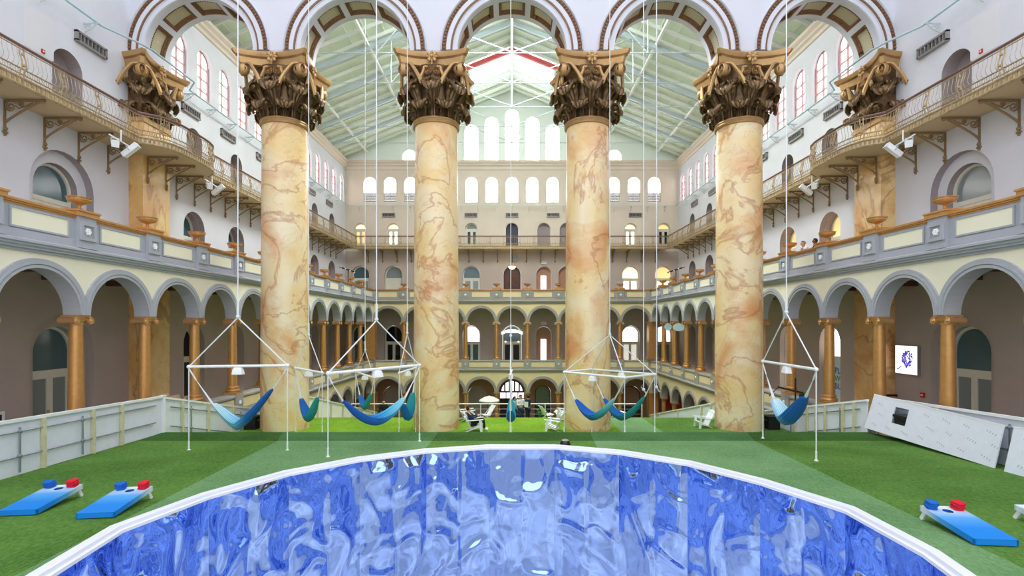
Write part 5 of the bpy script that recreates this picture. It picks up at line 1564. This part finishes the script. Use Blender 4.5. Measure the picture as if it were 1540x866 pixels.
t = thing('paper_stack', 'white papers held by the person in the dark suit', 'papers', (x, y, zl(32)+1.2), 1.2); b.build('sheets', ['white'], t, smooth=False)
b = MB(); b.box(-.025, -.02, -.125, .125, -.165, .165); b.build('cover', ['sign_white'], t, smooth=False)
figure('person in dark clothes standing at the railing beside the sloping barrier', (gp(577, 32.6)[0], 32.6, zl(32.6)-.25), -1.4, standing(0, 'down'), ('cloth_black', 'cloth_black', 'black'))
figure('grey haired person in a white shirt leaning on the right gold rail', (14.1, 24.4, Z3+.05), pi, standing(.20, 'lean'), ('cloth_white', 'cloth_black', 'black'), 'hair_grey')
figure('person in black leaning over the right gold rail beside an urn', (14.15, 23.35, Z3), pi-.2, standing(.26, 'lean'), ('cloth_black', 'cloth_black', 'black'), 'hair_dark', 'skin_dark')

# ================================================================ signs, lamps and small fittings
def text(body, size, loc, rot, m, par=None, name='lettering', ext=.004, al='CENTER'):
    c = bpy.data.curves.new(name, 'FONT'); c.body = body; c.size = size; c.extrude = ext; c.align_x = al; c.align_y = 'CENTER'
    o = link(name, c); dg = bpy.context.evaluated_depsgraph_get(); dg.update(); me = bpy.data.meshes.new_from_object(o.evaluated_get(dg)); bpy.data.objects.remove(o); me.materials.clear(); me.materials.append(MATS[m])
    return link(name, me, par, loc, rot)
# light box with a violet splash on the right gallery wall
t = thing('light_box', 'glowing white light box with a violet splash picture on the right wall', 'light box', (XW, 22.22, -1.32))
b = MB(); b.box(-.14, 0, -.63, .63, -.63, .63); b.build('case', ['grey_metal'], t, smooth=False)
b = MB(); b.box(-.15, -.14, -.61, .61, -.61, .61); pic = b.build('picture', ['lightbox'], t, smooth=False)
b = MB(); random.seed(4)
for k in range(95):
    a = random.uniform(0, 2*pi); r = .30*sqrt(random.random()); y, z = -.10+r*cos(a), .04+1.2*r*sin(a); q = random.uniform(.02, .065); n = 7
    if .0 < (y+.10) < .07 and -.08 < z < .1 or random.random() < .15: continue
    b.poly([(-.153-.0001*k, y+q*random.uniform(.6, 1.3)*cos(2*pi*i/n), z+q*random.uniform(.6, 1.3)*sin(2*pi*i/n)) for i in range(n)], k % 2)
for k in range(9):
    a = random.uniform(0, 2*pi); y, z = -.08+.32*cos(a), .04+.36*sin(a); b.poly([(-.153, y, z), (-.153, y+.03, z+.01), (-.153, y+.02, z+.04)], k % 2)
b.bar((-.153, .42, -.40), (-.153, .24, -.28), .006, .03, 1); b.bar((-.153, .44, -.38), (-.153, .47, -.45), .006, .05, 1)
b.build('splash', ['art_purple', 'art_indigo'], pic, smooth=False)
# banner lettering in the second doorway of the right gallery
t = thing('door_banner', 'pale blue banner with PLAY WORK BUILD letters in the right doorway', 'banner', (17.93, 27.8, -2.8))
b = MB(); b.box(-.01, 0, -.86, .86, -1.28, 1.15); b.build('cloth', ['sign_blue'], t, smooth=False)
b = MB(); b.box(-.01, 0, -.86, .86, 1.25, 2.9); b.build('upper_pane', ['lit_white'], t, smooth=False); b = MB(); b.box(-.05, 0, -.9, .9, 1.13, 1.27); b.build('transom', ['frame_cream'], t, smooth=False)
for k, (wd, z, m) in enumerate((('PLAY', .47, 'letter_blue'), ('WORK', .03, 'letter_green'), ('BUILD', -.40, 'letter_blue'))):
    text(wd, .46, (-.016, .62, z), (pi/2, 0, -pi/2), m, t, al='LEFT')
# exit signs
for p, lb, m, rz in (((0, YE-.9, -5.25), 'red exit sign above the ground floor entrance', 'sign_red', 0), ((3.3, YE-.1, .38), 'white exit sign over the far doorway right of centre, upper arcade', 'sign_white', 0), ((3.3, YE-.1, 6.62), 'white exit sign over the far doorway right of centre, top gallery', 'sign_white', 0)):
    t = thing('exit_sign', lb, 'sign', p, rz)
    b = MB(); b.box(-.26, .26, -.04, .04, -.14, .14); b.build('case', [m], t, smooth=False)
    text('EXIT', .22, (0, -.05, 0), (pi/2, 0, 0), 'sign_white' if m == 'sign_red' else 'sign_red', t)
# round pale blue signs hanging in the far right arcade
for (x, y, z, rx, lb) in ((13.6, 44.6, .02, .32, 'round pale blue sign hanging in the far right arcade'), (13.7, 42.0, 0, .5, 'oval pale blue sign hanging in the far right arcade')):
    t = thing('hanging_sign', lb, 'sign', (x, y, z))
    b = MB(); n = 28; pr = [(rx*cos(2*pi*k/n), .32*sin(2*pi*k/n)) for k in range(n)]
    b.prism(pr, lambda p_, q, s_: (p_, s_, q), -.02, .02); b.build('disc', ['sign_blue'], t, smooth=False)
    b = MB(); b.tube([(0, 0, .3), (0, 0, 1.6)], .012, 5); b.build('wire', ['scaffold'], t)
# red banners in the far right ground arcade
for k, (x, y) in enumerate(((14.2, 46.6), (14.2, 43.6))):
    t = thing('hanging_banner', 'red banner in the far right ground arcade, %s' % ('the farther one' if k == 0 else 'the nearer one'), 'banner', (x, y, -6.9))
    b = MB(); b.box(-.28, .28, -.01, .01, -.5, .55); b.build('cloth', ['sign_red'], t, smooth=False)
    b = MB(); b.tube([(-.3, 0, .56), (.3, 0, .56)], .02, 6); b.build('rod', ['frame_dark'], t)
# pendant bowl lamp and white glowing strip over the doorway below
t = thing('pendant_lamp', 'glowing bowl pendant lamp before the wooden central door of the far gallery', 'lamp', (0, 51.6, 6.0))
b = MB(); b.lathe([(.02, -.22), (.2, -.18), (.34, -.04), (.37, .08), (.33, .08), (.1, .0)], n=20); b.build('bowl', ['lamp_glow'], t)
b = MB(); b.tube([(0, 0, .05), (0, 0, 1.7)], .015, 5); b.build('chain', ['frame_dark'], t)
t = thing('arched_canopy', 'white scalloped valance across the central doorway of the upper arcade', 'valance', (0, YE-.05, -.55))
b = MB(); n = 11
for k in range(n):
    a = -1.0+2.0*k/(n-1); z = .25*(1-a*a); b.ball((a*.98, -.05, z-.1), .12, 8, 5, sc=(1, .4, 1.3))
b.box(-1.05, 1.05, -.03, .0, -.08, .05); b.build('scallops', ['lit_white'], t)  # scallops glow by their own material
for sx in (-.68, .68):
    t = thing('wall_sconce', 'small glowing sconce %s of the dark central upper arcade door' % ('left' if sx < 0 else 'right'), 'lamp', (sx*1.0, YE+.3, -1.55))
    b = MB(); b.ball((0, -.08, 0), .07, 8, 6); b.build('globe', ['lamp_glow'], t); b = MB(); b.box(-.03, .03, -.06, .06, -.14, -.06); b.build('bracket', ['gold'], t)
t = thing('wall_speaker', 'small grey speaker box under the far balcony', 'speaker', (.3, YE-.25, 7.05))
b = MB(); b.box(-.2, .2, -.12, .22, -.24, .24); b.build('cabinet', ['grey_metal'], t, smooth=False); b = MB(); b.box(-.16, .16, -.13, -.11, -.2, .2); b.build('grille', ['glass_teal'], t, smooth=False)
# floodlight pairs under the balconies
def floods(x, y, z, s, label):
    t = thing('floodlight_pair', label, 'floodlight', (x, y, z)); t.scale = (.8, .8, .8)
    b = MB(); b.bar((0, -.75, .2), (0, .75, .05), .05, .05); b.tube([(0, 0, .1), (0, 0, .68)], .03, 6); b.build('mounting_bar', ['white'], t)
    for dy, yaw, pit in ((-.5, .9, .35), (.5, -.1, -.7)):
        b = MB(); b.box(-.42, .42, -.13, .13, -.13, .13); b.box(.42, .44, -.15, .15, -.15, .15); b.box(-.46, -.42, -.08, .08, -.08, .08)
        o = b.build('lamp_head', ['white'], t, smooth=False); o.location = (-s*.1, dy, -.14); o.rotation_euler = (0, pit, (pi if s > 0 else 0)+yaw*s)
        b = MB(); b.box(-.02, .02, -.17, -.14, -.05, .26); b.box(-.02, .02, .14, .17, -.05, .26); b.box(-.02, .02, -.17, .17, .22, .26); b.build('yoke', ['steel'], o, smooth=False)
for s in (-1, 1):
    floods(s*15.35, 20.1, 7.3, s, 'white floodlight pair under the %s balcony, nearer the camera' % SIDE[s])
    floods(s*15.35, 26.2, 7.32, s, 'white floodlight pair under the %s balcony, beyond the bowed part' % SIDE[s])
    # black spotlight bar at the far corner of the gallery
    t = thing('spotlight_bar', 'black spotlight bar on a stand at the far %s gallery corner' % SIDE[s], 'spotlight', (s*14.6, 45.6, 2.4))
    b = MB(); b.tube([(0, 0, 0), (0, 0, 2.7)], .04, 6); b.build('stand', ['black'], t)
    b = MB(); b.bar((-.75, 0, 2.95 if s < 0 else 2.45), (.75, 0, 2.45 if s < 0 else 2.95), .1, .12); b.build('bar', ['black'], t, smooth=False)
    b = MB()
    for k in range(4): b.ball((-.6+.4*k, -.08, (2.7-s*(.25-.1667*k)*-1) if False else 2.7+(-.25+.1667*k)*s), .07, 8, 5)
    b.build('lamp_head', ['white'], t)
    # small alarm plate and notice
    t = thing('alarm_plate', 'small red alarm plate on the %s wall over the balcony rail' % SIDE[s], 'alarm', (s*XW, 18.8, 10.24))
    b = MB(); b.box(-.04, .04, -.07, .07, -.07, .07); b.build('plate', ['sign_red'], t, smooth=False); b = MB(); b.box(-.05, .05, -.025, .025, -.025, .025); b.build('lens', ['white'], t, smooth=False)
t = thing('notice_panel', 'white notice panel on the wall at the left frame edge', 'notice', (-XW+.02, 17.15, -3.02))
b = MB(); b.box(-.02, .03, -.35, .2, -.5, .3); b.build('board', ['white'], t, smooth=False); b = MB(); b.box(.03, .035, -.25, .1, .0, .2); b.build('print', ['black'], t, smooth=False)
t = thing('fire_alarm', 'small red alarm box on the wall under the light box', 'alarm', (XW, 21.45, -2.74))
b = MB(); b.box(-.07, 0, -.09, .09, -.1, .1); b.build('case', ['sign_red'], t, smooth=False); b = MB(); b.box(-.08, -.07, -.05, .05, -.03, .03); b.build('pull_bar', ['white'], t, smooth=False)
t = thing('security_camera', 'black camera on the wall edge beside the right pilaster', 'camera', (16.6, 22.9, -3.0))
b = MB(); b.ball((-.12, 0, 0), .13, 10, 7); b.build('dome', ['black'], t); b = MB(); b.bar((0, 0, .05), (.6, 0, .05), .08, .08); b.build('arm', ['black'], t, smooth=False)
t = thing('camera_crane', 'black camera crane arm with a yellow strap behind the right hammock', 'crane', (12.95, 23.4, -4.19))
b = MB(); b.bar((0, -.75, 1.36), (0, 1.5, 1.36), .07, .08); b.build('boom', ['black'], t, smooth=False)
b = MB(); b.tube([(0, 0, 0), (0, 0, 1.95)], .035, 6); b.tube([(0, 0, .02), (0, .4, 0)], .03, 6); b.tube([(0, 0, .02), (0, -.4, 0)], .03, 6); b.build('mast', ['black'], t)
b = MB(); b.ball((0, -.62, 1.22), .13, 8, 6); b.box(-.11, .11, -.78, -.5, 1.1, 1.3); b.build('camera_head', ['black'], t)
b = MB(); b.tube([(0, 1.5, 1.36), (0, 2.4, .8)], .02, 5); b.build('stay', ['black'], t); b = MB(); b.box(-.06, .06, -.95, -.78, 1.25, 1.42); b.build('strap', ['turf_light'], t, smooth=False)
for s in (-1, 1):
    b = MB(); b.fbox(side(s, XW), 18.1, 19.25, -.008, .0, 10.1, 11.6); struct(b.build('paint_patch', ['plaster_patch'], bpy.data.objects['wall_'+SIDE[s]], smooth=False))
